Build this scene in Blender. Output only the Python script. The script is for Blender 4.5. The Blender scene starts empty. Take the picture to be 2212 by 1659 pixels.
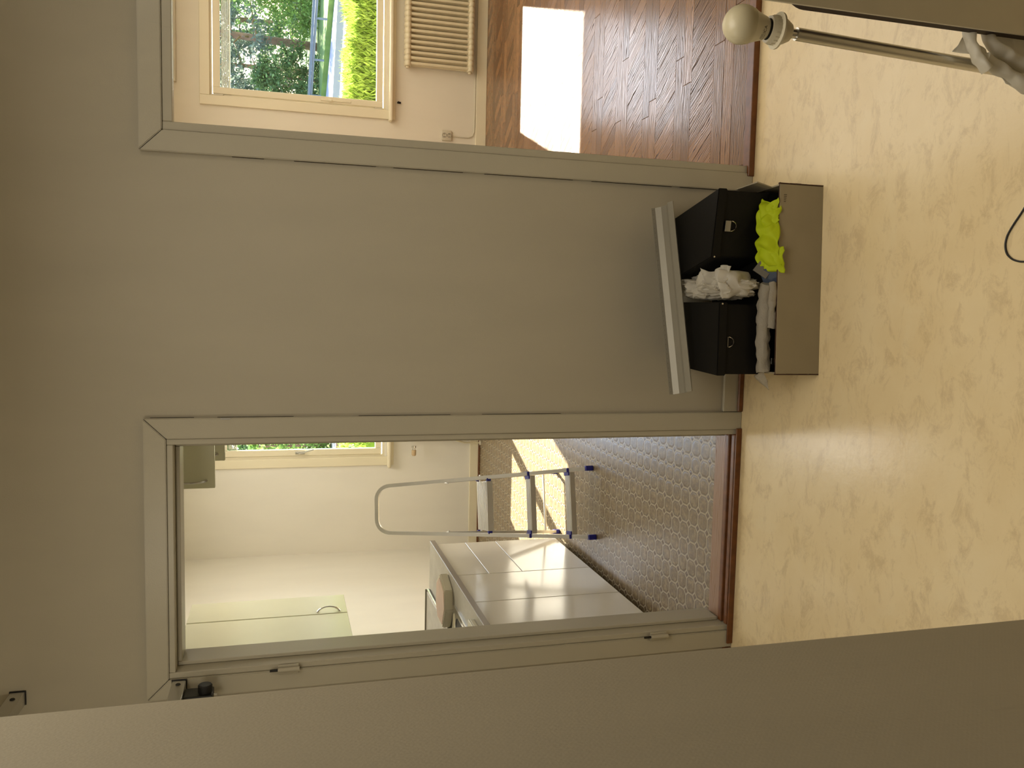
import bpy, bmesh, math, random
from mathutils import Vector, Matrix, noise
random.seed(7)
PI = math.pi
SC = bpy.context.scene
COL = SC.collection
V = Vector

# ------------------------------------------------------------------ camera, sky, sun, exposure
cam_d = bpy.data.cameras.new('camera')
cam = bpy.data.objects.new('camera', cam_d)
COL.objects.link(cam)
R_ = V((0.9960776, 0.0884793, -0.0009586))      # true right hand side of the room
U_ = V((-0.0226679, 0.2656313, 0.9638082))      # true up
F_ = V((-0.0855317, 0.9600060, -0.2665950))     # view direction
X_, Y_, Z_ = -U_, R_, -F_                        # the camera was held on its side
cam.matrix_world = Matrix(((X_.x, Y_.x, Z_.x, 0), (X_.y, Y_.y, Z_.y, 0), (X_.z, Y_.z, Z_.z, 1.693), (0, 0, 0, 1)))
cam_d.sensor_fit = 'HORIZONTAL'
cam_d.sensor_width = 36
cam_d.lens = 1803.5 / 2212 * 36
cam_d.clip_start = 0.02
SC.camera = cam

SC.view_settings.view_transform = 'Standard'
SC.view_settings.look = 'None'
SC.view_settings.gamma = 1
SC.view_settings.use_curve_mapping = False
SC.view_settings.exposure = 0.6

w = bpy.data.worlds.new('sky'); SC.world = w; w.use_nodes = True
wn = w.node_tree.nodes; wl = w.node_tree.links
bg = wn['Background']
sky = wn.new('ShaderNodeTexSky'); sky.sky_type = 'NISHITA'; sky.sun_disc = False
sky.sun_elevation = math.radians(38.3); sky.sun_rotation = math.radians(20); sky.air_density = 1.0; sky.dust_density = 0.8
wl.new(sky.outputs[0], bg.inputs[0]); bg.inputs[1].default_value = 0.5

sd = bpy.data.lights.new('sun', 'SUN'); sun = bpy.data.objects.new('sun', sd); COL.objects.link(sun)
sun.rotation_euler = V((-0.36, -1.0, -0.84)).to_track_quat('-Z', 'Y').to_euler()
sd.energy = 23; sd.angle = math.radians(0.55); sd.color = (1.0, 0.93, 0.80)

def area(name, loc, size, energy, color, rot=(0, 0, 0)):
    d = bpy.data.lights.new(name, 'AREA'); d.shape = 'RECTANGLE'; d.size, d.size_y = size
    d.energy = energy; d.color = color
    o = bpy.data.objects.new(name, d); COL.objects.link(o); o.location = loc; o.rotation_euler = rot
    return o
WARM = (1.0, 0.95, 0.88)
area('kitchen_fill_light', (-0.65, 5.7, 2.58), (1.0, 1.4), 15, WARM)  # unseen fill light added to brighten the kitchen
area('living_fill_light', (2.4, 5.0, 2.58), (2.6, 2.6), 31, (1.0, 0.93, 0.82))  # added fill above the view, lifts the parquet room walls
area('hall_fill_light', (0.35, 1.15, 2.62), (1.2, 1.1), 12, (1.0, 0.92, 0.79)).data.spread = math.radians(170)  # added overhead fill for the hall floor and back wall
pd = bpy.data.lights.new('hall_corner_fill', 'POINT'); po = bpy.data.objects.new('hall_corner_fill', pd); COL.objects.link(po)  # invented point fill, brightens the upper left of the hall wall
po.location = (-1.15, 1.35, 2.15); pd.energy = 8; pd.color = (1.0, 0.90, 0.72); pd.shadow_soft_size = 0.18
pd2 = bpy.data.lights.new('hall_side_fill', 'POINT'); po2 = bpy.data.objects.new('hall_side_fill', pd2); COL.objects.link(po2)  # second added point fill, lifts the wall top on the living side
po2.location = (1.5, 1.5, 2.35); pd2.energy = 5; pd2.color = (1.0, 0.92, 0.78); pd2.shadow_soft_size = 0.18
for nm, x, wd in (('kitchen_window_portal', -0.62, 1.2), ('living_window_portal', 2.17, 0.95)):
    p = area(nm, (x, 7.30, 1.53), (wd, 1.3), 1, (1, 1, 1), (-PI / 2, 0, 0)); p.data.cycles.is_portal = True

# ------------------------------------------------------------------ helpers
def srgb(r, g, b):
    f = lambda c: (c / 255 / 12.92) if c / 255 <= 0.04045 else ((c / 255 + 0.055) / 1.055) ** 2.4
    return (f(r), f(g), f(b), 1)

class N:
    """small wrapper for building node materials"""
    def __init__(s, name, rough=0.5, metal=0.0, spec=0.5, col=(0.8, 0.8, 0.8, 1)):
        s.m = bpy.data.materials.new(name); s.m.use_nodes = True
        s.t = s.m.node_tree; s.b = s.t.nodes['Principled BSDF']
        s.b.inputs['Base Color'].default_value = col
        s.b.inputs['Roughness'].default_value = rough
        s.b.inputs['Metallic'].default_value = metal
        s.b.inputs['Specular IOR Level'].default_value = spec
    def n(s, typ, **kw):
        x = s.t.nodes.new('ShaderNode' + typ)
        for k, v in kw.items():
            if hasattr(x, k): setattr(x, k, v)
            else: x.inputs[k].default_value = v
        return x
    def l(s, a, b): s.t.links.new(a, b)
    def coords(s, scale=(1, 1, 1), rot=(0, 0, 0), out='Object', loc=None):
        tc = s.n('TexCoord'); mp = s.n('Mapping')
        mp.inputs['Scale'].default_value = scale; mp.inputs['Rotation'].default_value = rot
        s.l(tc.outputs[out], mp.inputs[0])
        if loc is not None: s.l(loc, mp.inputs['Location'])
        return mp.outputs[0]
    def noise(s, vec, scale, detail=3, rough=0.5, dist=0):
        x = s.n('TexNoise'); x.inputs['Scale'].default_value = scale; x.inputs['Detail'].default_value = detail
        x.inputs['Roughness'].default_value = rough; x.inputs['Distortion'].default_value = dist
        s.l(vec, x.inputs['Vector']); return x.outputs['Fac']
    def ramp(s, fac, stops):
        r = s.n('ValToRGB'); e = r.color_ramp.elements
        e[0].position, e[0].color = stops[0]; e[1].position, e[1].color = stops[-1]
        for p, c in stops[1:-1]:
            k = e.new(p); k.color = c
        s.l(fac, r.inputs[0]); return r.outputs[0]
    def math(s, op, a, b=None, c=None, clamp=False):
        x = s.n('Math', operation=op); x.use_clamp = clamp
        for i, v in enumerate((a, b, c)):
            if v is None: continue
            if isinstance(v, (int, float)): x.inputs[i].default_value = v
            else: s.l(v, x.inputs[i])
        return x.outputs[0]
    def mix(s, fac, a, b):
        x = s.n('Mix', data_type='RGBA')
        for i, v in ((0, fac), (6, a), (7, b)):
            if isinstance(v, (int, float)): x.inputs[i].default_value = v
            elif isinstance(v, tuple): x.inputs[i].default_value = v
            else: s.l(v, x.inputs[i])
        return x.outputs[2]
    def base(s, c): s.l(c, s.b.inputs['Base Color'])
    def bump(s, h, strength=0.2, dist=0.01):
        b = s.n('Bump'); b.inputs['Strength'].default_value = strength; b.inputs['Distance'].default_value = dist
        s.l(h, b.inputs['Height']); s.l(b.outputs[0], s.b.inputs['Normal'])

def plain(name, c, rough=0.5, metal=0.0, spec=0.5, var=0.05, nscale=8, bump=0.0, bscale=200):
    k = N(name, rough, metal, spec)
    v = k.coords()
    f = k.noise(v, nscale, 4)
    lo = tuple(x * (1 - var) for x in c[:3]) + (1,); hi = tuple(min(1, x * (1 + var)) for x in c[:3]) + (1,)
    k.base(k.ramp(f, [(0.3, lo), (0.7, hi)]))
    if bump: k.bump(k.noise(v, bscale, 2), bump, 0.002)
    return k.m

def paint_mat(name, c, rough=0.55, weave=0.0, streak=0.02, scuff=0.0):
    k = N(name, rough, spec=0.4)
    v = k.coords()
    f = k.noise(k.coords((3, 3, 0.8)), 2.0, 5)
    lo = tuple(x * (1 - streak) for x in c[:3]) + (1,); hi = tuple(min(1, x * (1 + streak)) for x in c[:3]) + (1,)
    col = k.ramp(f, [(0.3, lo), (0.7, hi)])
    if scuff:
        g = k.ramp(k.noise(k.coords((14, 14, 1.3)), 2.2, 6, 0.65), [(0.66, (0, 0, 0, 1)), (0.76, (1, 1, 1, 1))])
        col = k.mix(k.math('MULTIPLY', g, scuff), col, tuple(x * 0.55 for x in c[:3]) + (1,))
    k.base(col)
    h = k.noise(v, 260, 2)
    if weave:
        a = k.n('TexWave', bands_direction='DIAGONAL'); a.inputs['Scale'].default_value = 95; a.inputs['Distortion'].default_value = 1.2
        k.l(v, a.inputs['Vector'])
        b = k.noise(k.coords((40, 40, 5)), 3, 4)
        h = k.math('ADD', k.math('MULTIPLY', a.outputs['Fac'], weave), k.math('ADD', h, b))
    k.bump(h, 0.16, 0.0015)
    return k.m

CREAM = srgb(226, 216, 188)
M = {}
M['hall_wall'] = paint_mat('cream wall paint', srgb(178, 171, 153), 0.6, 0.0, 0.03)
M['woven_wall'] = paint_mat('painted woven wallpaper', srgb(142, 134, 115), 0.6, 0.18, 0.03, 0.25)
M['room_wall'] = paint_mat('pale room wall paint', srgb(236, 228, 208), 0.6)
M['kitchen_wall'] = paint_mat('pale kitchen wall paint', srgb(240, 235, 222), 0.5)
M['ceiling'] = paint_mat('ceiling paint', srgb(240, 234, 215), 0.8)
M['trim'] = paint_mat('old gloss trim paint', srgb(182, 176, 158), 0.36, 0.0, 0.03, 0.12)
M['trim2'] = paint_mat('dull grey green frame paint', srgb(190, 182, 160), 0.4, 0.0, 0.03, 0.05)
M['win'] = paint_mat('cream window paint', srgb(240, 230, 200), 0.35)
M['gap'] = plain('dark joint', srgb(52, 40, 26), 0.9)
M['white_lam'] = plain('white cabinet front', srgb(236, 230, 218), 0.16, 0, 0.5, 0.01)
M['cab_body'] = plain('pale cabinet side', srgb(232, 227, 200), 0.4, 0, 0.5, 0.01)
M['uc_door'] = plain('pale green cream cabinet door', srgb(228, 226, 198), 0.25, 0, 0.5, 0.01)
M['chrome'] = plain('polished steel', (0.75, 0.75, 0.75, 1), 0.15, 1.0)
M['steel'] = plain('brushed steel', (0.66, 0.65, 0.62, 1), 0.3, 1.0, bump=0.05)
M['alu'] = plain('anodised aluminium', (0.78, 0.77, 0.74, 1), 0.42, 1.0, bump=0.03)
M['blue'] = plain('blue ladder plastic', srgb(38, 40, 150), 0.4)
M['black_pl'] = plain('black plastic', srgb(16, 15, 14), 0.45)
M['black_box'] = plain('black storage cardboard', srgb(11, 10, 9), 0.62, spec=0.25, bump=0.15, bscale=500)
M['white_pl'] = plain('white plastic', srgb(212, 204, 180), 0.35)
M['rubber'] = plain('black rubber', srgb(14, 13, 12), 0.6)
M['card_w'] = plain('white faced carton', srgb(152, 141, 116), 0.6, bump=0.05)
M['card_b'] = plain('brown corrugated edge', srgb(72, 48, 32), 0.85, bump=0.4, bscale=250)
M['grey_metal'] = plain('grey coated metal', srgb(150, 146, 134), 0.42, 0.3)
M['brown_strip'] = plain('dark stained wood strip', srgb(112, 66, 30), 0.35, var=0.25, nscale=30)
M['dark_board'] = plain('dark brown board', srgb(46, 32, 24), 0.6, var=0.2)
M['radiator'] = plain('cream radiator enamel', srgb(228, 216, 182), 0.3)
M['tray_pink'] = plain('pink beige tray cover', srgb(214, 186, 164), 0.5, var=0.06)
M['blue_paper'] = plain('blue printed paper', srgb(16, 44, 74), 0.4, var=0.2)
M['grey_paper'] = plain('grey folder', srgb(110, 105, 95), 0.6)
M['cork'] = plain('beige thermostat plastic', srgb(205, 178, 138), 0.5)

def wood(name, c1, c2, dark, rough, axis_rot=0, random_per=True, grain=1.0):
    k = N(name, rough, spec=0.9)
    loc = None
    oi = k.n('ObjectInfo')
    cb = k.n('CombineXYZ')
    if random_per:
        k.l(k.math('MULTIPLY', oi.outputs['Random'], 37.0), cb.inputs[0])
        k.l(k.math('MULTIPLY', oi.outputs['Random'], 91.0), cb.inputs[1]); loc = cb.outputs[0]
    v = k.coords((1.1, 5.5, 1), (0, 0, axis_rot), loc=loc)
    wv = k.n('TexWave', bands_direction='Y', wave_profile='SIN')
    wv.inputs['Scale'].default_value = 5.5; wv.inputs['Distortion'].default_value = 11.0
    wv.inputs['Detail'].default_value = 2.5; wv.inputs['Detail Scale'].default_value = 0.9; wv.inputs['Detail Roughness'].default_value = 0.5
    k.l(v, wv.inputs['Vector'])
    fine = k.noise(k.coords((6, 120, 1), (0, 0, axis_rot), loc=loc), 2.0, 3)
    ln = k.ramp(wv.outputs['Fac'], [(0.0, (1, 1, 1, 1)), (0.34, (0, 0, 0, 1))])
    f = k.math('ADD', k.math('MULTIPLY', ln, 0.75 * grain), k.math('MULTIPLY', fine, 0.4))
    tone = k.mix(oi.outputs['Random'], c1, c2) if random_per else k.mix(k.noise(k.coords((2, 2, 2)), 3), c1, c2)
    g = k.ramp(f, [(0.25, (0, 0, 0, 1)), (0.95, (1, 1, 1, 1))])
    k.base(k.mix(k.math('MULTIPLY', g, 0.95), tone, dark))
    k.l(k.math('ADD', rough, k.math('MULTIPLY', ln, 0.35)), k.b.inputs['Roughness'])
    k.l(k.math('SUBTRACT', 0.62, k.math('MULTIPLY', ln, 0.5)), k.b.inputs['Specular IOR Level'])
    k.bump(k.math('MULTIPLY', f, -1.0), 0.6, 0.0007)
    return k.m
M['parquet'] = wood('varnished oak parquet', srgb(160, 118, 80), srgb(124, 90, 62), srgb(48, 32, 24), 0.22)
M['sill_wood'] = wood('worn pinkish wooden threshold', srgb(172, 142, 120), srgb(156, 124, 102), srgb(126, 96, 74), 0.3, random_per=False, grain=0.4)

def vinyl_hall():
    k = N('marbled beige vinyl', 0.2, spec=0.5)
    v = k.coords()
    big = k.noise(v, 2.2, 5, 0.6)
    vein = k.noise(k.coords((1.0, 1.7, 1), (0, 0, 0.5)), 9, 10, 0.78, 0.5)
    c = k.ramp(big, [(0.3, srgb(234, 212, 166)), (0.7, srgb(246, 228, 188))])
    vv = k.ramp(vein, [(0.38, (1, 1, 1, 1)), (0.50, (0, 0, 0, 1))])
    c = k.mix(k.math('MULTIPLY', vv, 0.27), c, srgb(168, 138, 98))
    w2 = k.ramp(k.noise(k.coords((1, 1, 1), (0, 0, 1.1)), 5, 8, 0.7, 1.0), [(0.55, (0, 0, 0, 1)), (0.7, (1, 1, 1, 1))])
    c = k.mix(k.math('MULTIPLY', w2, 0.4), c, srgb(242, 226, 188))
    k.base(c)
    k.bump(k.math('ADD', k.noise(v, 60, 3), k.math('MULTIPLY', k.noise(v, 6, 2), 1.5)), 0.10, 0.003)
    return k.m
M['vinyl_hall'] = vinyl_hall()

PITCH_X, PITCH_Y = 0.0742, 0.0800
def vinyl_kitchen():
    k = N('octagon patterned vinyl', 0.27, spec=0.8)
    tc = k.n('TexCoord'); sp = k.n('SeparateXYZ'); k.l(tc.outputs['Object'], sp.inputs[0])
    p = k.math('DIVIDE', sp.outputs[0], PITCH_X); q = k.math('DIVIDE', sp.outputs[1], PITCH_Y)
    s = k.math('ABSOLUTE', k.math('SUBTRACT', k.math('FRACT', p), 0.5))
    t = k.math('ABSOLUTE', k.math('SUBTRACT', k.math('FRACT', q), 0.5))
    mx = k.math('MAXIMUM', s, t); sm = k.math('ADD', s, t)
    dia = k.math('GREATER_THAN', sm, 0.755)
    d1 = k.math('SUBTRACT', 0.5, mx)
    d2 = k.math('ABSOLUTE', k.math('SUBTRACT', sm, 0.755))
    d1b = k.math('ADD', d1, k.math('MULTIPLY', dia, 1.0))
    d = k.math('MINIMUM', d1b, k.math('MULTIPLY', d2, 0.7))
    line = k.ramp(d, [(0.03, (1, 1, 1, 1)), (0.06, (0, 0, 0, 1))])
    inner = k.ramp(d, [(0.09, (1, 1, 1, 1)), (0.16, (0, 0, 0, 1))])
    vec = tc.outputs['Object']
    mot = k.noise(vec, 34, 9, 0.82)
    stone = k.ramp(mot, [(0.35, srgb(98, 82, 62)), (0.5, srgb(128, 110, 84)), (0.66, srgb(178, 158, 120))])
    stone = k.mix(k.math('MULTIPLY', inner, 0.7), stone, srgb(98, 82, 64))
    dcol = k.ramp(mot, [(0.4, srgb(88, 70, 54)), (0.6, srgb(112, 92, 70))])
    c = k.mix(dia, stone, dcol)
    c = k.mix(k.math('MULTIPLY', line, 0.7), c, srgb(196, 182, 152))
    k.base(c)
    k.bump(k.math('ADD', k.math('MULTIPLY', inner, -0.6), k.math('MULTIPLY', mot, 0.7)), 0.35, 0.002)
    return k.m
M['vinyl_kitchen'] = vinyl_kitchen()

def counter_mat():
    k = N('grey speckled worktop', 0.35)
    v = k.coords()
    k.base(k.ramp(k.noise(v, 9, 6, 0.7), [(0.3, srgb(172, 166, 150)), (0.7, srgb(198, 193, 178))]))
    return k.m
M['counter'] = counter_mat()
M['counter_edge'] = plain('grey worktop edge', srgb(158, 148, 138), 0.35)

def glass():
    m = bpy.data.materials.new('window glass'); m.use_nodes = True; t = m.node_tree; t.nodes.clear()
    o = t.nodes.new('ShaderNodeOutputMaterial'); mx = t.nodes.new('ShaderNodeMixShader')
    tr = t.nodes.new('ShaderNodeBsdfTransparent'); gl = t.nodes.new('ShaderNodeBsdfGlossy'); gl.inputs['Roughness'].default_value = 0.02
    tr.inputs[0].default_value = (0.95, 0.97, 0.96, 1)
    fr = t.nodes.new('ShaderNodeFresnel'); fr.inputs[0].default_value = 1.3
    t.links.new(fr.outputs[0], mx.inputs[0]); t.links.new(tr.outputs[0], mx.inputs[1]); t.links.new(gl.outputs[0], mx.inputs[2]); t.links.new(mx.outputs[0], o.inputs[0])
    return m
M['glass'] = glass()

def film(name, col, trans=0.35, alpha=0.9, rough=0.35, bump=0.3, bscale=30):
    k = N(name, rough, spec=0.5, col=col)
    t = k.t
    out = [n for n in t.nodes if n.type == 'OUTPUT_MATERIAL'][0]
    tl = k.n('BsdfTranslucent'); tl.inputs[0].default_value = col
    m1 = k.n('MixShader'); m1.inputs[0].default_value = trans
    k.l(k.b.outputs[0], m1.inputs[1]); k.l(tl.outputs[0], m1.inputs[2])
    tp = k.n('BsdfTransparent'); m2 = k.n('MixShader'); m2.inputs[0].default_value = 1 - alpha
    k.l(m1.outputs[0], m2.inputs[1]); k.l(tp.outputs[0], m2.inputs[2]); k.l(m2.outputs[0], out.inputs[0])
    k.bump(k.noise(k.coords(), bscale, 4), bump, 0.004)
    return k.m
M['bag'] = film('thin white plastic bag', srgb(232, 228, 218), 0.4, 0.82)
M['bag2'] = film('thin white film', srgb(222, 217, 202), 0.35, 0.88)
M['bubble'] = film('bubble wrap', srgb(200, 192, 176), 0.3, 0.75, 0.3, 0.8, 220)
M['vest'] = film('fluorescent yellow cloth', srgb(205, 225, 20), 0.25, 1.0, 0.7, 0.2, 60)

def leafmat(name, c1, c2, trans=0.5):
    k = N(name, 0.5)
    out = [n for n in k.t.nodes if n.type == 'OUTPUT_MATERIAL'][0]
    g = k.n('NewGeometry'); a = k.ramp(k.noise(k.coords(), 1.8, 3, 0.8), [(0.3, c1), (0.7, c2)])
    dk = tuple(x * 0.55 for x in c1[:3]) + (1,); lt = tuple(min(1, x * 1.5 + 0.04) for x in c2[:3]) + (1,)
    col = k.mix(0.55, a, k.ramp(g.outputs['Random Per Island'], [(0.0, dk), (0.5, c1), (0.8, c2), (1.0, lt)]))
    k.base(col)
    tl = k.n('BsdfTranslucent'); k.l(col, tl.inputs[0])
    m1 = k.n('MixShader'); m1.inputs[0].default_value = trans
    k.l(k.b.outputs[0], m1.inputs[1]); k.l(tl.outputs[0], m1.inputs[2]); k.l(m1.outputs[0], out.inputs[0])
    return k.m
M['leaf_dark'] = leafmat('dark conifer needles', srgb(76, 96, 78), srgb(112, 130, 104), 0.45)
M['leaf_grey'] = leafmat('grey green pine needles', srgb(96, 108, 98), srgb(134, 146, 128), 0.45)
M['leaf_mid'] = leafmat('green leaves', srgb(74, 104, 58), srgb(120, 148, 84), 0.4)
M['leaf_light'] = leafmat('light green leaves', srgb(112, 144, 66), srgb(160, 186, 96), 0.5)  # the bushes' own lighter green
M['hedge'] = leafmat('bright thuja hedge', srgb(120, 148, 50), srgb(176, 196, 84), 0.6)
M['bark'] = plain('pine bark', srgb(140, 108, 88), 0.9, var=0.3, nscale=5, bump=0.5, bscale=20)
M['asphalt'] = plain('pale dry road', srgb(176, 172, 178), 0.9, var=0.06, nscale=1)
M['gravel'] = plain('pale gravel yard', srgb(214, 206, 196), 0.95, var=0.1, nscale=3)
M['grass'] = plain('roadside grass', srgb(110, 134, 60), 0.95, var=0.3, nscale=1.5)
M['galv'] = plain('blue grey galvanised rail', srgb(104, 114, 122), 0.5, 0.1)

# ---- mesh helpers
def finish(name, bm, mat, parent=None, smooth=False, sharp=35):
    me = bpy.data.meshes.new(name)
    bmesh.ops.recalc_face_normals(bm, faces=bm.faces[:])
    if smooth:
        for f in bm.faces: f.smooth = True
        ang = math.radians(sharp)
        for e in bm.edges:
            if len(e.link_faces) == 2 and e.calc_face_angle(0) > ang: e.smooth = False
    bm.to_mesh(me); bm.free()
    me.materials.append(M[mat] if isinstance(mat, str) else mat)
    o = bpy.data.objects.new(name, me); COL.objects.link(o)
    if parent is not None: o.parent = parent
    return o

def box(bm, x0, x1, y0, y1, z0, z1, bev=0.0, mtx=None, seg=1):
    ret = bmesh.ops.create_cube(bm, size=1)
    vs = ret['verts']
    c = V(((x0 + x1) / 2, (y0 + y1) / 2, (z0 + z1) / 2)); s = V((abs(x1 - x0), abs(y1 - y0), abs(z1 - z0)))
    for v in vs: v.co = V((v.co.x * s.x, v.co.y * s.y, v.co.z * s.z)) + c
    geo = vs
    if bev > 0:
        es = list({e for v in vs for e in v.link_edges})
        r = bmesh.ops.bevel(bm, geom=es, offset=min(bev, min(s) * 0.45), segments=seg, affect='EDGES', profile=0.5)
        geo = list({v for f in r['faces'] for v in f.verts} | {v for v in vs if v.is_valid})
    if mtx is not None: bmesh.ops.transform(bm, matrix=mtx, verts=[v for v in geo if v.is_valid])
    return geo

def bx(name, mat, parent, *a, bev=0.003, mtx=None, seg=1, off=None):
    bm = bmesh.new(); box(bm, *a, bev=bev, mtx=mtx, seg=seg)
    return finish(name, bm, mat, parent)

def tube(bm, pts, r, seg=12, caps=True, flat=1.0, closed=False):
    pts = [V(p) for p in pts]; rings = []; n = len(pts)
    rr = r if isinstance(r, (list, tuple)) else [r] * n
    up = None
    for i, p in enumerate(pts):
        if closed: t = (pts[(i + 1) % n] - pts[i - 1])
        else: t = (pts[min(i + 1, n - 1)] - pts[max(i - 1, 0)])
        t.normalize()
        if up is None:
            up = V((0, 0, 1)) if abs(t.z) < 0.9 else V((1, 0, 0))
        a = t.cross(up).normalized(); b = a.cross(t).normalized(); up = b
        rings.append([bm.verts.new(p + a * math.cos(2 * PI * k / seg) * rr[i] + b * math.sin(2 * PI * k / seg) * rr[i] * flat) for k in range(seg)])
    for i in range(n if closed else n - 1):
        A, B = rings[i], rings[(i + 1) % n]
        for k in range(seg):
            bm.faces.new((A[k], A[(k + 1) % seg], B[(k + 1) % seg], B[k]))
    if caps and not closed:
        bm.faces.new(rings[0][::-1]); bm.faces.new(rings[-1])
    return rings

def lathe(bm, prof, seg=32, mtx=None):
    rings = []
    for r, z in prof:
        if r < 1e-6: rings.append([bm.verts.new((0, 0, z))])
        else: rings.append([bm.verts.new((r * math.cos(2 * PI * k / seg), r * math.sin(2 * PI * k / seg), z)) for k in range(seg)])
    for A, B in zip(rings[:-1], rings[1:]):
        for k in range(seg):
            k2 = (k + 1) % seg
            if len(A) == 1 and len(B) == 1: continue
            if len(A) == 1: bm.faces.new((A[0], B[k], B[k2]))
            elif len(B) == 1: bm.faces.new((A[k], A[k2], B[0]))
            else: bm.faces.new((A[k], A[k2], B[k2], B[k]))
    if mtx is not None: bmesh.ops.transform(bm, matrix=mtx, verts=[v for r in rings for v in r])

def prism(bm, poly, z0, z1, mtx=None):
    a = [bm.verts.new((x, y, z0)) for x, y in poly]; b = [bm.verts.new((x, y, z1)) for x, y in poly]
    bm.faces.new(a[::-1]); bm.faces.new(b)
    for i in range(len(poly)):
        j = (i + 1) % len(poly); bm.faces.new((a[i], a[j], b[j], b[i]))
    if mtx is not None: bmesh.ops.transform(bm, matrix=mtx, verts=a + b)
    return a + b

def loft(bm, A, B):
    a = [bm.verts.new(p) for p in A]; b = [bm.verts.new(p) for p in B]
    bm.faces.new(a[::-1]); bm.faces.new(b)
    for i in range(len(A)):
        j = (i + 1) % len(A); bm.faces.new((a[i], a[j], b[j], b[i]))

def empty(name, loc=(0, 0, 0), rz=0):
    o = bpy.data.objects.new(name, None); COL.objects.link(o); o.location = loc; o.rotation_euler = (0, 0, rz)
    o.empty_display_size = 0.1
    return o
def tag(o, label, cat, group=None, kind=None):
    o['label'] = label; o['category'] = cat
    if group: o['group'] = group
    if kind: o['kind'] = kind
    return o
def struct(o, label=None):
    o['kind'] = 'structure'
    if label: o['label'] = label
    return o
def S(name, mat, *a, bev=0.0, label=None):
    return struct(bx(name, mat, None, *a, bev=bev), label)
def frame_align(direction, origin):
    q = V(direction).normalized().to_track_quat('Z', 'Y')
    return Matrix.Translation(V(origin)) @ q.to_matrix().to_4x4()

# ------------------------------------------------------------------ the shell
YW, YB, YX = 2.83, 2.97, 7.13          # hall wall face, its far face, window wall face
ZC = 2.64
# floors
S('floor', 'vinyl_hall', -2.2, 2.4, -1.6, YW + 0.005, -0.08, 0.0, label='marbled beige vinyl hall floor')
S('floor_kitchen', 'vinyl_kitchen', -2.08, 0.22, YW + 0.005, YX, -0.08, 0.0, label='brown vinyl kitchen floor with an octagon pattern')
living_floor = S('floor_living', 'gap', 0.34, 3.6, YW + 0.005, YX, -0.08, -0.006, label='oak parquet floor of the sunny room')
# ceilings
S('ceiling', 'ceiling', -2.2, 2.4, -1.6, YW + 0.07, ZC, ZC + 0.1)
S('ceiling_kitchen', 'ceiling', -2.2, 0.28, YW + 0.07, YX, ZC, ZC + 0.1)
S('ceiling_living', 'ceiling', 0.28, 3.7, YW + 0.07, YX, ZC, ZC + 0.1)
# hall back wall with two openings
KX0, KX1, KZ = -1.215, -0.425, 2.045
LX0, LX1, LZ = 0.535, 1.50, 2.045
bm = bmesh.new()
for x0, x1, z0, z1 in ((-2.2, KX0, 0, ZC), (KX0, KX1, KZ, ZC), (KX1, LX0, 0, ZC), (LX0, LX1, LZ, ZC), (LX1, 3.6, 0, ZC)):
    box(bm, x0, x1, YW, YB, z0, z1)
bmesh.ops.remove_doubles(bm, verts=bm.verts[:], dist=1e-5)
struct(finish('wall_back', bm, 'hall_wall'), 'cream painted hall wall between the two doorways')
# room lining of the same wall
bm = bmesh.new()
for x0, x1, z0, z1 in ((-2.08, KX0, 0, ZC), (KX0, KX1, KZ, ZC), (KX1, 0.22, 0, ZC)):
    box(bm, x0, x1, YB, YB + 0.004, z0, z1)
struct(finish('wall_kitchen_front', bm, 'kitchen_wall'))
bm = bmesh.new()
for x0, x1, z0, z1 in ((0.34, LX0, 0, ZC), (LX0, LX1, LZ, ZC), (LX1, 3.6, 0, ZC)):
    box(bm, x0, x1, YB, YB + 0.004, z0, z1)
struct(finish('wall_living_front', bm, 'room_wall'))
S('wall_kitchen_left', 'kitchen_wall', -2.2, -2.08, YB, YX + 0.25, 0, ZC)
S('wall_between_rooms', 'kitchen_wall', 0.22, 0.34, YB + 0.004, YX, 0, ZC)
S('wall_living_right', 'room_wall', 3.6, 3.7, YB, YX + 0.25, 0, ZC)
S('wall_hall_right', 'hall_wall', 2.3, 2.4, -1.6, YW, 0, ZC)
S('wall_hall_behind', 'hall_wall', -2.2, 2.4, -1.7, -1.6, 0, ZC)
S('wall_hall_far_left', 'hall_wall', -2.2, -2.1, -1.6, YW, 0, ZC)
S('wall_left', 'woven_wall', -0.565, -0.455, -1.6, 1.0, 0, ZC, bev=0.004, label='painted woven wallpaper wall corner close to the viewer')

# windows: glass extents (x0,x1,z0,z1)
KW = (-1.186, -0.06, 0.915, 2.12)
LW = (1.716, 2.62, 0.93, 2.155)
def reveal(wd): return (wd[0] - 0.075, wd[1] + 0.075, wd[2] - 0.08, wd[3] + 0.08)
bm = bmesh.new()
rk, rl = reveal(KW), reveal(LW)
cuts = [(-2.2, rk[0], 0, ZC), (rk[0], rk[1], 0, rk[2]), (rk[0], rk[1], rk[3], ZC), (rk[1], 0.28, 0, ZC)]
for c in cuts: box(bm, c[0], c[1], YX, YX + 0.25, c[2] if c[2] else -0.08, c[3])
struct(finish('wall_kitchen_window', bm, 'kitchen_wall'))
bm = bmesh.new()
cuts = [(0.28, rl[0], 0, ZC), (rl[0], rl[1], 0, rl[2]), (rl[0], rl[1], rl[3], ZC), (rl[1], 3.7, 0, ZC)]
for c in cuts: box(bm, c[0], c[1], YX, YX + 0.25, c[2] if c[2] else -0.08, c[3])
struct(finish('wall_living_window', bm, 'room_wall'))

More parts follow.
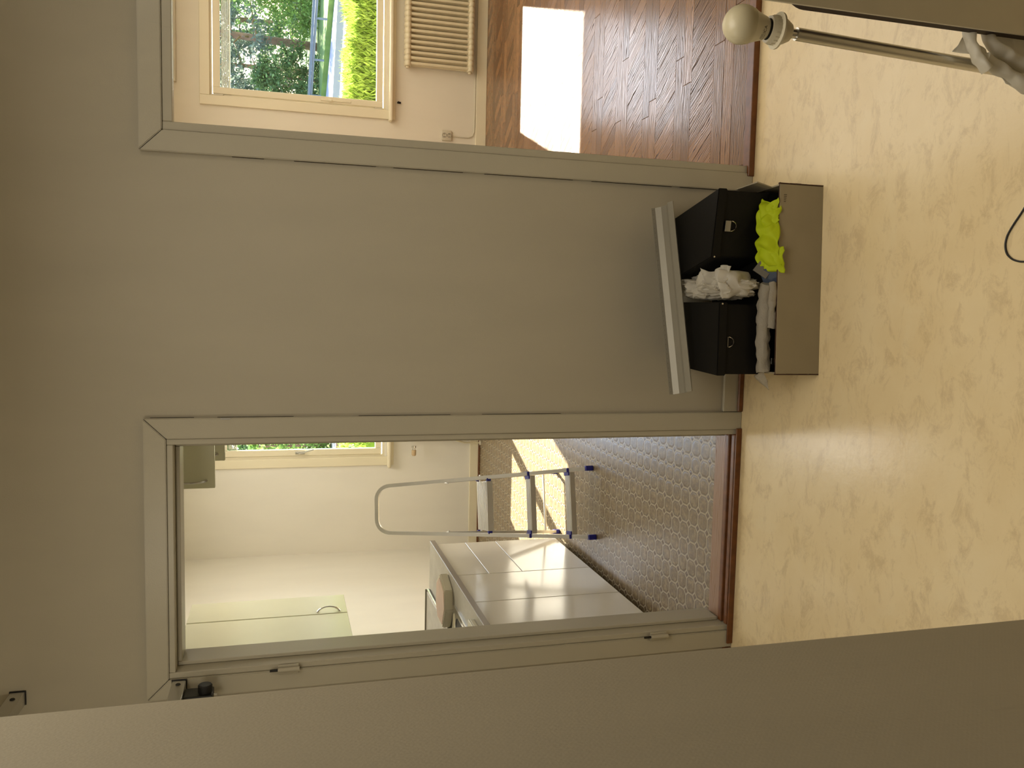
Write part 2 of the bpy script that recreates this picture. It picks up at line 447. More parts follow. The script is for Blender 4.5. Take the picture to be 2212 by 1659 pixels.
def window(name, g, mull=None, label='', lever=False):
    w0 = empty(name); struct(w0, label)
    x0, x1, z0, z1 = g; r = reveal(g); cw = 0.07
    # casing boards on the wall
    bx('casing', 'win', w0, r[0] - cw, r[0] + 0.004, YX - 0.022, YX - 0.001, r[2] - 0.05, r[3] + cw, bev=0.003)
    bx('casing', 'win', w0, r[1] - 0.004, r[1] + cw, YX - 0.022, YX - 0.001, r[2] - 0.05, r[3] + cw, bev=0.003)
    bx('casing', 'win', w0, r[0] + 0.005, r[1] - 0.005, YX - 0.021, YX - 0.001, r[3] - 0.004, r[3] + cw, bev=0.003)
    # sill with rounded end
    bm = bmesh.new(); box(bm, r[0] - cw - 0.02, r[1] + cw + 0.02, YX - 0.075, YX + 0.03, r[2] - 0.048, r[2] - 0.018, bev=0.012, seg=3)
    finish('sill', bm, 'win', w0, True)
    bx('sill_apron', 'win', w0, r[0] - cw, r[1] + cw, YX - 0.018, YX - 0.001, r[2] - 0.075, r[2] - 0.049, bev=0.003)
    # fixed frame inside the reveal
    bm = bmesh.new()
    for a in ((r[0], r[0] + 0.02, r[2], r[3]), (r[1] - 0.02, r[1], r[2], r[3]), (r[0] + 0.02, r[1] - 0.02, r[2], r[2] + 0.02), (r[0] + 0.02, r[1] - 0.02, r[3] - 0.02, r[3])):
        box(bm, a[0], a[1], YX + 0.012, YX + 0.12, a[2], a[3])
    finish('window_frame', bm, 'win', w0)
    spans = [(x0, x1)] if mull is None else [(x0, mull - 0.045), (mull + 0.045, x1)]
    for i, (a, b) in enumerate(spans):
        sa = bmesh.new(); f = 0.052
        box(sa, a - f, a, YX + 0.002, YX + 0.05, z0 - f, z1 + f, 0.004)
        box(sa, b, b + (f if b == x1 else 0.043), YX + 0.002, YX + 0.05, z0 - f, z1 + f, 0.004)
        box(sa, a, b, YX + 0.004, YX + 0.05, z0 - f, z0, 0.004)
        box(sa, a, b, YX + 0.004, YX + 0.05, z1, z1 + f, 0.004)
        sash = finish('sash', sa, 'win', w0)
        bx('pane', 'glass', sash, a - 0.002, b + 0.002, YX + 0.028, YX + 0.032, z0 - 0.002, z1 + 0.002, bev=0)
        # raised blind stacked at the top
        bl = bmesh.new()
        for k in range(7): box(bl, a + 0.004, b - 0.004, YX + 0.055, YX + 0.08, z1 - 0.012 - k * 0.008, z1 - 0.0075 - k * 0.008)
        box(bl, a + 0.004, b - 0.004, YX + 0.052, YX + 0.082, z1 - 0.075, z1 - 0.064, 0.003)
        finish('blind', bl, 'white_pl', w0)['kind'] = 'stuff'
        nb = 2
        for k in range(nb):
            cx = a + 0.08 + k * (b - a - 0.16)
            t = bmesh.new(); tube(t, [(cx, YX + 0.05, z1 - 0.03), (cx + 0.008, YX + 0.048, z1 - 0.05), (cx - 0.004, YX + 0.046, z1 - 0.07), (cx + 0.006, YX + 0.046, z1 - 0.085)], 0.004, 6)
            finish('blind_cord', t, 'white_pl', w0, True)
    if lever:
        h = bmesh.new(); hx = x0 - 0.026
        box(h, hx - 0.012, hx + 0.012, YX - 0.012, YX + 0.001, 1.50, 1.58, 0.003)
        box(h, hx - 0.009, hx + 0.009, YX - 0.034, YX - 0.012, 1.545, 1.57, 0.004)
        tube(h, [(hx, YX - 0.034, 1.555), (hx + 0.012, YX - 0.036, 1.50), (hx + 0.03, YX - 0.038, 1.43)], [0.008, 0.0075, 0.006], 10)
        finish('lever_handle', h, 'chrome', w0, True)
    else:
        h = bmesh.new(); hx = x0 - 0.03
        box(h, hx - 0.007, hx + 0.007, YX - 0.006, YX + 0.003, 1.14, 1.38, 0.002)
        box(h, hx - 0.012, hx + 0.009, YX - 0.016, YX - 0.004, 1.29, 1.32, 0.004)
        finish('stay_bar', h, 'win', w0)
        for zz in (z0 - 0.02, z1 + 0.01):
            h = bmesh.new(); box(h, x0 - 0.07, x0 - 0.054, YX - 0.008, YX + 0.004, zz - 0.035, zz + 0.035, 0.002)
            finish('hinge', h, 'white_pl', w0)
    return w0
window('window_1', KW, mull=-0.62, label='cream painted double window seen beyond the kitchen doorway', lever=True)
window('window_2', LW, label='cream painted window above the radiator in the parquet room')
# wall outside skin not needed; curtain track
bm = bmesh.new(); box(bm, 1.72, 3.3, YX - 0.05, YX - 0.001, 2.475, 2.50, 0.004)
tag(finish('curtain_rail', bm, 'white_pl'), 'thin white curtain rail fixed above the parquet room window', 'curtain rail')

# door frames
def door_frame(name, X0, X1, Z, label, jt=0.020, jtop=0.020, jy=YB + 0.012, hinges=()):
    d = empty(name, (0, 0, 0)); struct(d, label)
    o0, o1, oz = X0 - 0.066, X1 + 0.066, Z + 0.067
    y0, y1 = YW - 0.018, YW - 0.0005
    g = 0.0015
    # mitred casings
    def mit(poly):
        bm = bmesh.new(); a = [bm.verts.new((x, y0, z)) for x, z in poly]; b = [bm.verts.new((x, y1, z)) for x, z in poly]
        bm.faces.new(a); bm.faces.new(b[::-1])
        for i in range(4):
            j = (i + 1) % 4; bm.faces.new((a[i], b[i], b[j], a[j]))
        bmesh.ops.bevel(bm, geom=bm.edges[:], offset=0.0025, segments=2, affect='EDGES')
        return bm
    finish('casing', mit([(o0, 0.0), (X0, 0.0), (X0, Z - g), (o0, oz - g)]), 'trim', d)
    finish('casing', mit([(o1, 0.0), (X1, 0.0), (X1, Z - g), (o1, oz - g)]), 'trim', d)
    finish('casing', mit([(o0 + g, oz), (o1 - g, oz), (X1 - g, Z), (X0 + g, Z)]), 'trim', d)
    # jamb boards lining the opening and the stop bead
    bx('jamb', 'trim', d, X0 + 0.0005, X0 + jt, YW - 0.010, jy, 0.0, Z - 0.0, bev=0.002)
    bx('jamb', 'trim', d, X1 - jt, X1 - 0.0005, YW - 0.010, jy, 0.0, Z - 0.0, bev=0.002)
    bx('jamb', 'trim', d, X0 + jt + 0.0005, X1 - jt - 0.0005, YW - 0.010, jy, Z - jtop, Z - 0.0005, bev=0.002)
    # dark cracks where the casing has pulled away from the wall
    cr = bmesh.new()
    rnd = random.Random(3 if name.endswith('1') else 9)
    for xx in (o0 - 0.0012, o1 + 0.0002):
        z = 0.1
        while z < oz - 0.1:
            L = rnd.uniform(0.05, 0.35)
            if rnd.random() < 0.6: box(cr, xx, xx + 0.001, YW - 0.006, YW - 0.0005, z, min(z + L, oz - 0.02))
            z += L + rnd.uniform(0.02, 0.12)
    box(cr, o0 + 0.02, o1 - 0.02, YW - 0.006, YW - 0.0005, oz + 0.0001, oz + 0.0012)
    c = finish('crack', cr, 'gap', d); c['kind'] = 'stuff'
    for hz in hinges:
        h = bmesh.new(); hx = X0 + 0.006
        box(h, hx - 0.018, hx + 0.014, YW - 0.0235, YW - 0.0185, hz - 0.034, hz + 0.034, 0.0015)
        tube(h, [(hx + 0.000, YW - 0.03, hz - 0.036), (hx + 0.000, YW - 0.03, hz + 0.034)], 0.008, 12)
        ho = finish('hinge_leaf', h, 'trim', d, True)
        h = bmesh.new(); tube(h, [(hx + 0.0, YW - 0.03, hz + 0.0345), (hx, YW - 0.03, hz + 0.06)], 0.0045, 8)
        finish('hinge_pin', h, 'black_pl', ho, True)
    return d
k = door_frame('door_1', KX0, KX1, KZ, 'white painted kitchen door frame without its door', hinges=(1.67, 0.315))
# inner stop of kitchen frame
bx('door_stop', 'trim', k, KX0 + 0.021, KX0 + 0.033, YW + 0.045, YB + 0.012, 0.03, KZ - 0.021, bev=0.002)
bx('door_stop', 'trim', k, KX1 - 0.033, KX1 - 0.021, YW + 0.045, YB + 0.012, 0.03, KZ - 0.021, bev=0.002)
bx('door_stop', 'trim', k, KX0 + 0.034, KX1 - 0.034, YW + 0.045, YB + 0.012, KZ - 0.034, KZ - 0.0205, bev=0.002)
# strike notch on right casing near the top
bx('keep_plate', 'steel', k, KX1 + 0.060, KX1 + 0.0655, YW - 0.0195, YW - 0.0182, 1.85, 1.88, bev=0)
l = door_frame('door_2', LX0, LX1, LZ, 'white painted opening frame of the parquet room', jt=0.027, jtop=0.030, jy=YW + 0.035)
# thresholds
bx('threshold_strip', 'brown_strip', k, KX0 - 0.05, KX1 + 0.004, YW - 0.026, YW - 0.0185, 0.0, 0.024, bev=0.002)
bx('threshold', 'brown_strip', k, KX0 + 0.021, KX1 - 0.021, YW - 0.009, YW + 0.012, 0.0, 0.022, bev=0.002)
bx('threshold', 'steel', k, KX0 + 0.021, KX1 - 0.021, YW + 0.0125, YW + 0.026, 0.0, 0.012, bev=0.001)
bx('threshold', 'brown_strip', k, KX0 + 0.021, KX1 - 0.021, YW + 0.0265, YW + 0.052, 0.0, 0.026, bev=0.003)
bx('threshold_board', 'sill_wood', k, KX0 + 0.021, KX1 - 0.021, YW + 0.0525, YW + 0.15, 0.0, 0.012, bev=0.002)
bx('threshold_strip', 'brown_strip', l, LX0 - 0.012, LX1, YW - 0.026, YW - 0.011, 0.0, 0.024, bev=0.002)
bx('threshold_strip', 'brown_strip', l, LX0 + 0.0275, LX1 - 0.0275, YW - 0.010, YW + 0.03, 0.0, 0.018, bev=0.003)

# baseboards
b = S('baseboard_back', 'trim', KX1 + 0.0675, LX0 - 0.0675, YW - 0.014, YW - 0.0005, 0.0, 0.078, bev=0.003, label='low painted skirting board below the hall wall')
bx('base_bead', 'brown_strip', b, KX1 + 0.0675, LX0 - 0.0675, YW - 0.026, YW - 0.0145, 0.0, 0.022, bev=0.004)
b = S('baseboard_back_left', 'brown_strip', -2.1, KX0 - 0.0675, YW - 0.026, YW - 0.0005, 0.0, 0.03, bev=0.003, label='short brown skirting strip left of the kitchen doorway')
S('baseboard_kitchen', 'win', -2.078, 0.22, YX - 0.016, YX - 0.0005, 0.012, 0.088, bev=0.003, label='cream skirting board under the kitchen window')
S('trim_kitchen', 'brown_strip', -2.078, 0.22, YX - 0.028, YX - 0.0005, 0.0, 0.0115, bev=0.003, label='thin brown bead along the kitchen floor edge')
S('baseboard_living', 'win', 0.342, 3.6, YX - 0.018, YX - 0.0005, 0.0, 0.09, bev=0.003, label='cream skirting board below the radiator')

# ------------------------------------------------------------------ parquet planks
PT = 0.006
def plank_mesh(poly, ang):
    """poly in world xy -> mesh in local frame rotated by ang, origin at centroid"""
    cx = sum(p[0] for p in poly) / len(poly); cy = sum(p[1] for p in poly) / len(poly)
    c, s = math.cos(-ang), math.sin(-ang)
    loc = [((x - cx) * c - (y - cy) * s, (x - cx) * s + (y - cy) * c) for x, y in poly]
    top = []
    cxx = sum(p[0] for p in loc) / len(loc); cyy = sum(p[1] for p in loc) / len(loc)
    bm = bmesh.new()
    ins = [(x + (cxx - x) * min(0.5, 0.0012 / max(1e-4, math.hypot(x, y))), y + (cyy - y) * min(0.5, 0.0012 / max(1e-4, math.hypot(x, y)))) for x, y in loc]
    a = [bm.verts.new((x, y, 0)) for x, y in loc]; b = [bm.verts.new((x, y, PT - 0.0008)) for x, y in loc]; t = [bm.verts.new((x, y, PT)) for x, y in ins]
    n = len(loc)
    for i in range(n):
        j = (i + 1) % n
        bm.faces.new((a[i], a[j], b[j], b[i])); bm.faces.new((b[i], b[j], t[j], t[i]))
    bm.faces.new(t)
    me = bpy.data.meshes.new('plank'); bmesh.ops.recalc_face_normals(bm, faces=bm.faces[:]); bm.to_mesh(me); bm.free()
    me.materials.append(M['parquet'])
    return me, (cx, cy)
def clip_x(poly, xmin, xmax):
    for sgn, lim in ((1, xmin), (-1, xmax)):
        out = []
        for i in range(len(poly)):
            p, q = poly[i], poly[(i + 1) % len(poly)]
            ip, iq = sgn * (p[0] - lim) >= 0, sgn * (q[0] - lim) >= 0
            if ip: out.append(p)
            if ip != iq:
                t = (lim - p[0]) / (q[0] - p[0]); out.append((lim, p[1] + t * (q[1] - p[1])))
        poly = out
        if len(poly) < 3: return None
    return poly
planks = []
straight = [(2.862, 2.99), (2.992, 3.064), (3.066, 3.148)]
rnd = random.Random(5)
XA, XB = 0.345, 3.3
def xlim(y): return min(XB, 0.44 * y + 0.25)
def straight_row(y0, y1, L=0.62):
    x = XA - rnd.uniform(0, L)
    while x < xlim(y1):
        p = clip_x([(x + .0006, y0 + .0006), (x + L - .0006, y0 + .0006), (x + L - .0006, y1 - .0006), (x + .0006, y1 - .0006)], XA, XB)
        if p: planks.append((p, 0.0))
        x += L
for a, b2 in straight: straight_row(a, b2)
def diag_band(y0, y1, pitch=0.082):
    h = y1 - y0; dx = h * 0.62       # planks run towards +x as y falls
    x = XA - dx
    while x < xlim(y1):
        p = clip_x([(x + dx + .0006, y0 + .0006), (x + dx + pitch - .0006, y0 + .0006), (x + pitch - .0006, y1 - .0006), (x + .0006, y1 - .0006)], XA, XB)
        if p: planks.append((p, math.atan2(-h, dx)))
        x += pitch
y = 3.148
while y < YX - 0.02:
    diag_band(y, min(y + 0.194, YX)); y += 0.194
    if y >= YX - 0.02: break
    for k2 in range(2):
        y2 = min(y + 0.0765, YX)
        if y2 - y > 0.01: straight_row(y, y2)
        y = y2
planks.sort(key=lambda p: min(q[1] for q in p[0]))
far = bmesh.new()
for i, (poly, ang) in enumerate(planks):
    if i < 298:
        me, (cx, cy) = plank_mesh(poly, ang)
        o = bpy.data.objects.new('plank', me); COL.objects.link(o); o.parent = living_floor
        o.location = (cx, cy, -PT); o.rotation_euler = (0, 0, ang)
    else:
        a = [far.verts.new((q[0], q[1], -PT)) for q in poly]; t = [far.verts.new((q[0], q[1], 0)) for q in poly]
        far.faces.new(t)
        for q in range(len(poly)):
            r = (q + 1) % len(poly); far.faces.new((a[q], a[r], t[r], t[q]))
        cl = far.loops.layers.float_color.get('tone') or far.loops.layers.float_color.new('tone')
M['parquet_far'] = wood('varnished oak parquet far', srgb(168, 112, 66), srgb(120, 78, 46), srgb(62, 36, 20), 0.2, random_per=False)
def far_mat():
    k = N('varnished oak parquet far rows', 0.25, spec=0.7)
    g = k.n('NewGeometry')
    tone = k.mix(g.outputs['Random Per Island'], srgb(164, 120, 80), srgb(112, 80, 54))
    f = k.noise(k.coords((8, 40, 1)), 3, 4)
    k.base(k.mix(k.math('MULTIPLY', k.ramp(f, [(0.45, (0, 0, 0, 1)), (0.65, (1, 1, 1, 1))]), 0.5), tone, srgb(70, 42, 24)))
    k.bump(f, 0.3, 0.001)
    return k.m
M['parquet_far'] = far_mat()
if len(far.faces):
    fo = finish('far_planks', far, 'parquet_far', living_floor); fo['kind'] = 'stuff'
else: far.free()

# ------------------------------------------------------------------ living room things
def radiator():
    r = empty('radiator', (2.0, 7.04, 0.13))
    tag(r, 'cream column radiator on the wall under the parquet room window', 'radiator')
    n = 21; pitch = 0.0437; H = 0.585
    m = bmesh.new()
    tube(m, [(0, 0.0, 0.03), (0, 0.0, H - 0.03)], 0.0125, 10); tube(m, [(0, 0.05, 0.03), (0, 0.05, H - 0.03)], 0.0125, 10)
    for z in (0.03, H - 0.03):
        lathe(m, [(0.0, -0.0215), (0.026, -0.0215), (0.032, -0.008), (0.032, 0.008), (0.026, 0.0215), (0, 0.0215)], 16,
              Matrix.Translation((0, 0.025, z)) @ Matrix.Rotation(PI / 2, 4, 'Y') @ Matrix.Diagonal((1, 1.55, 1, 1)))
        m2 = None
    first = finish('column', m, 'radiator', r, True)
    first.location = (0.022, 0, 0)
    for i in range(1, n):
        c = first.copy(); COL.objects.link(c); c.parent = r; c.location = (0.022 + pitch * i, 0, 0)
    for z in (0.03, H - 0.03):
        m = bmesh.new(); lathe(m, [(0, -0.012), (0.014, -0.012), (0.017, 0), (0.017, 0.003), (0, 0.003)], 14, Matrix.Translation((-0.003, 0.025, z)) @ Matrix.Rotation(PI / 2, 4, 'Y'))
        finish('end_plug', m, 'radiator', r, True)
    for x in (0.12, 0.7):
        m = bmesh.new(); box(m, x, x + 0.03, 0.055, 0.0895, 0.12, H - 0.12, 0.003); finish('wall_bracket', m, 'grey_metal', r)
radiator()
def outlet():
    o = empty('wall_socket', (1.478, YX, 0.34)); tag(o, 'white double wall socket with a cable left of the radiator', 'socket')
    m = bmesh.new(); box(m, -0.042, 0.042, -0.022, -0.0005, -0.042, 0.042, 0.006, seg=2); finish('socket_plate', m, 'white_pl', o, True)
    for z in (-0.021, 0.021):
        m = bmesh.new(); lathe(m, [(0.0155, 0.003), (0.0185, 0.003), (0.0185, 0), (0.0155, 0), (0.0155, 0.003)], 20, Matrix.Translation((0, -0.0225, z)) @ Matrix.Rotation(PI / 2, 4, 'X'))
        f = finish('socket_ring', m, 'grey_metal', o, True)
        for x in (-0.009, 0.009):
            m = bmesh.new(); tube(m, [(x, -0.0235, z), (x, -0.0215, z)], 0.0028, 8); finish('pin_hole', m, 'black_pl', f, True)
    m = bmesh.new()
    pts = [(0, -0.008, -0.043), (0.0, -0.008, -0.16)]
    for t in range(1, 7):
        a = t / 6 * PI / 2; pts.append((0.06 * (1 - math.cos(a)) , -0.008, -0.16 - 0.075 * math.sin(a)))
    pts = [(-x, y, z) for x, y, z in pts]
    pts = [(0, -0.008, -0.043), (-0.005, -0.008, -0.12), (-0.004, -0.008, -0.19), (0.012, -0.008, -0.225), (0.05, -0.008, -0.24), (0.3, -0.008, -0.242), (1.9, -0.008, -0.242)]
    tube(m, pts, 0.0045, 8); finish('socket_cable', m, 'white_pl', o, True)
outlet()
m = bmesh.new(); tube(m, [(1.716, YX - 0.0005, 0.752), (1.716, YX - 0.03, 0.750)], 0.006, 8); tube(m, [(1.716, YX - 0.0005, 0.735), (1.716, YX - 0.02, 0.735)], 0.005, 8)
box(m, 1.708, 1.724, YX - 0.006, YX - 0.0005, 0.728, 0.76, 0.002)
tag(finish('wall_hook', m, 'black_pl', None, True), 'tiny dark hook on the wall just under the parquet room window sill', 'hook')

# ------------------------------------------------------------------ kitchen
XF = -1.400; CT = 0.828
def base_cabinet(y0, y1, drawers, label, idx):
    c = empty('base_cabinet', ((XF - 2.08) / 2, y0, 0)); tag(c, label, 'cabinet', 'kitchen base cabinets')
    ox, oy = c.location.x, c.location.y
    L = lambda a, b, d, e, f, g: (a - ox, b - ox, d - oy, e - oy, f, g)
    bx('body', 'white_lam', c, *L(-2.079, XF - 0.021, y0 + 0.0005, y1 - 0.0005, 0.05, CT - 0.0305), bev=0.001)
    bx('plinth', 'gap', c, *L(-2.079, XF - 0.06, y0 + 0.001, y1 - 0.001, 0.0, 0.0495), bev=0)
    zs = [0.04] + drawers + [CT - 0.034]
    for i in range(len(zs) - 1):
        nm = 'drawer_front' if drawers else 'door'
        bx(nm, 'white_lam', c, *L(XF - 0.020, XF, y0 + 0.0018, y1 - 0.0018, zs[i] + 0.0015, zs[i + 1] - 0.0015), bev=0.0015)
    return c
base_cabinet(4.25, 4.86, [0.43, 0.618], 'white base cabinet with three plain drawer fronts at the far end', 0)
base_cabinet(3.83, 4.248, [], 'white base cabinet with one plain door beside the drawers', 1)
base_cabinet(3.23, 3.828, [], 'white base cabinet nearest the kitchen doorway', 2)
wt = empty('worktop', (-1.73, 4.0, CT - 0.03)); tag(wt, 'long grey kitchen worktop over the white base cabinets', 'worktop')
o = bx('worktop_slab', 'counter', wt, -0.348, 0.345, -0.79, 0.885, 0.0, 0.03, bev=0.002)
bx('front_edge', 'counter_edge', wt, 0.3453, 0.347, -0.79, 0.885, 0.0005, 0.0295, bev=0.0004)
# sink with chrome rim
def sink():
    s = empty('kitchen_sink', (-1.66, 3.83, CT)); tag(s, 'steel sink with a dark basin and shiny rim set in the worktop', 'sink')
    m = bmesh.new()
    X, Y = 0.15, 0.30
    def rr(hx, hy, r, z, n=6):
        return [(cx + r * math.cos(a), cy + r * math.sin(a), z) for cx, cy, s0 in ((hx - r, hy - r, 0), (-hx + r, hy - r, 1), (-hx + r, -hy + r, 2), (hx - r, -hy + r, 3)) for a in [s0 * PI / 2 + PI / 2 * i / n for i in range(n + 1)]]
    def bridge(A, B):
        a = [m.verts.new(p) for p in A] if not hasattr(A[0], 'co') else A
        b = [m.verts.new(p) for p in B]
        for i in range(len(a)): j = (i + 1) % len(a); m.faces.new((a[i], a[j], b[j], b[i]))
        return b
    p = rr(X, Y, 0.03, 0.001); p = bridge(p, rr(X, Y, 0.03, 0.009)); p = bridge(p, rr(X - 0.012, Y - 0.012, 0.03, 0.009)); p = bridge(p, rr(X - 0.02, Y - 0.02, 0.03, 0.004)); p = bridge(p, rr(X - 0.045, Y - 0.05, 0.05, 0.0035))
    finish('rim', m, 'chrome', s, True)
    m = bmesh.new(); a = rr(X - 0.045, Y - 0.05, 0.05, 0.0036)
    m.faces.new([m.verts.new((x, y, 0.0012)) for x, y, z in a])
    finish('basin', m, 'black_pl', s)
sink()
def hob():
    s = empty('hob_plate', (-1.872, 4.42, CT)); tag(s, 'flat steel hob cover with a bright front edge against the wall', 'hob')
    bx('cover_plate', 'counter', s, -0.2, 0.19, -0.28, 0.43, 0.001, 0.022, bev=0.004)
    m = bmesh.new(); tube(m, [(0.197, -0.28, 0.014), (0.197, 0.43, 0.014)], 0.008, 10); finish('front_edge', m, 'chrome', s, True)
    m = bmesh.new(); box(m, -0.2, 0.2, 0.431, 0.438, 0.001, 0.03, 0.002); finish('end_strip', m, 'grey_metal', s)
hob()
def tray():
    s = empty('dish_tray', (-1.53, 4.25, CT)); tag(s, 'thick white tray with a pinkish top lying on the worktop', 'tray')
    P = [(-1.409, 4.303), (-1.448, 4.146), (-1.531, 4.130), (-1.700, 4.210), (-1.651, 4.38), (-1.543, 4.396), (-1.45, 4.36)]
    P = [(-1.405, 4.31), (-1.452, 4.165), (-1.55, 4.14), (-1.664, 4.20), (-1.664, 4.35), (-1.60, 4.41), (-1.47, 4.40)]
    P = [(x + 1.53, y - 4.25) for x, y in P]
    m = bmesh.new(); prism(m, P, 0.001, 0.048); bmesh.ops.bevel(m, geom=m.edges[:], offset=0.006, segments=2, affect='EDGES'); finish('tray_body', m, 'white_pl', s, True)
    m = bmesh.new(); prism(m, [(x * 0.86, y * 0.86) for x, y in P], 0.0483, 0.0505); finish('tray_top', m, 'tray_pink', s)
tray()
s = empty('small_box', (-1.475, 3.66, CT)); tag(s, 'small white box at the near end of the worktop beside the door frame', 'box')
bx('box_body', 'white_pl', s, -0.07, 0.05, -0.12, 0.02, 0.0, 0.022, bev=0.003); bx('box_lid', 'cab_body', s, -0.071, 0.051, -0.121, 0.021, 0.0225, 0.030, bev=0.003)

def arch_handle(name, parent, p0, p1, outv, matn='steel'):
    p0, p1, ov = V(p0), V(p1), V(outv); m = bmesh.new(); pts = []; rr = []
    for i in range(13):
        t = i / 12; pts.append(p0.lerp(p1, t) + ov * (math.sin(PI * t) ** 0.6)); rr.append(0.0065 - 0.0025 * math.sin(PI * t))
    tube(m, pts, rr, 8); finish(name, m, matn, parent, True)
# wall cabinets on the left wall
def wall_cab(y0, y1, label, h_at):
    c = empty('wall_cabinet', (-2.08, y0, 1.33)); tag(c, label, 'cabinet', 'kitchen wall cabinets on the left')
    bx('body', 'cab_body', c, 0.0005, 0.33, 0.0005, y1 - y0 - 0.0005, 0.0, 0.86, bev=0.001)
    d = bx('door', 'uc_door', c, 0.3305, 0.35, 0.003, y1 - y0 - 0.003, -0.002, 0.862, bev=0.002)
    arch_handle('handle', d, (0.35, h_at, 0.04), (0.35, h_at, 0.165), (0.03, 0, 0), 'chrome')
wall_cab(4.722, 5.03, 'narrow pale wall cabinet furthest from the kitchen doorway on the left wall', 0.03)
wall_cab(4.12, 4.718, 'wide pale wall cabinet nearer the kitchen doorway on the left wall', 0.05)
b = S('trim_soffit', 'kitchen_wall', -2.079, -1.80, 3.0, 4.98, 2.194, ZC - 0.001, label='boxed soffit above the left wall cabinets')
# right wall cabinets, doors left open
def open_cab(y0, label, ang):
    c = empty('open_wall_cabinet', (-0.13, y0, 1.95)); tag(c, label, 'cabinet', 'kitchen wall cabinets with open doors')
    m = bmesh.new(); W = 0.598
    for a in ((0, 0.349, 0, 0.016, 0, 0.5), (0, 0.349, W - 0.016, W, 0, 0.5), (0, 0.349, 0.016, W - 0.016, 0, 0.016), (0, 0.349, 0.016, W - 0.016, 0.484, 0.5), (0.34, 0.349, 0.016, W - 0.016, 0.016, 0.484)):
        box(m, *a)
    finish('body', m, 'cab_body', c)
    d = bx('door', 'uc_door', c, -0.598, -0.002, -0.019, 0.0, -0.003, 0.503, bev=0.002)
    d.rotation_euler = (0, 0, ang); d.location = (0.0, 0.012, 0)
    arch_handle('handle', d, (-0.565, -0.019, 0.03), (-0.565, -0.019, 0.155), (0, -0.03, 0), 'chrome')
open_cab(3.41, 'right hand wall cabinet with its door open across the room, nearest', math.radians(-7))
open_cab(4.03, 'second wall cabinet with its door open, behind the nearest open one', math.radians(-7))
# radiator thermostat and pipes just inside the doorway edge
t = empty('radiator_valve', (-1.19, 7.02, 0.6)); tag(t, 'beige radiator thermostat knob below the kitchen window', 'thermostat')
m = bmesh.new(); lathe(m, [(0, -0.05), (0.014, -0.05), (0.0195, -0.04), (0.0195, -0.002), (0.015, 0.0), (0, 0.0)], 18, Matrix.Rotation(PI / 2, 4, 'Y')); finish('knob', m, 'cork', t, True)
m = bmesh.new(); lathe(m, [(0, 0), (0.012, 0.0), (0.012, 0.02), (0.02, 0.02), (0.02, 0.035), (0, 0.035)], 14, Matrix.Rotation(PI / 2, 4, 'Y')); finish('valve', m, 'chrome', t, True)
t = empty('kitchen_radiator', (-1.14, 7.04, 0.13)); tag(t, 'cream radiator below the kitchen window, mostly hidden by the door frame', 'radiator')
for i in range(16):
    m = bmesh.new(); tube(m, [(0.02 + i * 0.0437 + 0.03, 0, 0.02), (0.02 + i * 0.0437 + 0.03, 0, 0.56)], 0.0175, 8); finish('column', m, 'radiator', t, True)
for hz in (0.03, 0.54):
    m = bmesh.new(); tube(m, [(0.02, 0, hz), (0.74, 0, hz)], 0.02, 10); finish('header', m, 'radiator', t, True)
m = bmesh.new(); tube(m, [(0.02, 0.03, 0.1), (-0.005, 0.04, 0.02), (-0.01, 0.04, -0.129)], 0.007, 8); finish('pipe', m, 'radiator', t, True)
m = bmesh.new(); lathe(m, [(0.008, 0), (0.022, 0), (0.022, 0.008), (0.008, 0.014)], 16, Matrix.Translation((-0.01, 0.04, -0.129))); finish('pipe_collar', m, 'white_pl', t, True)

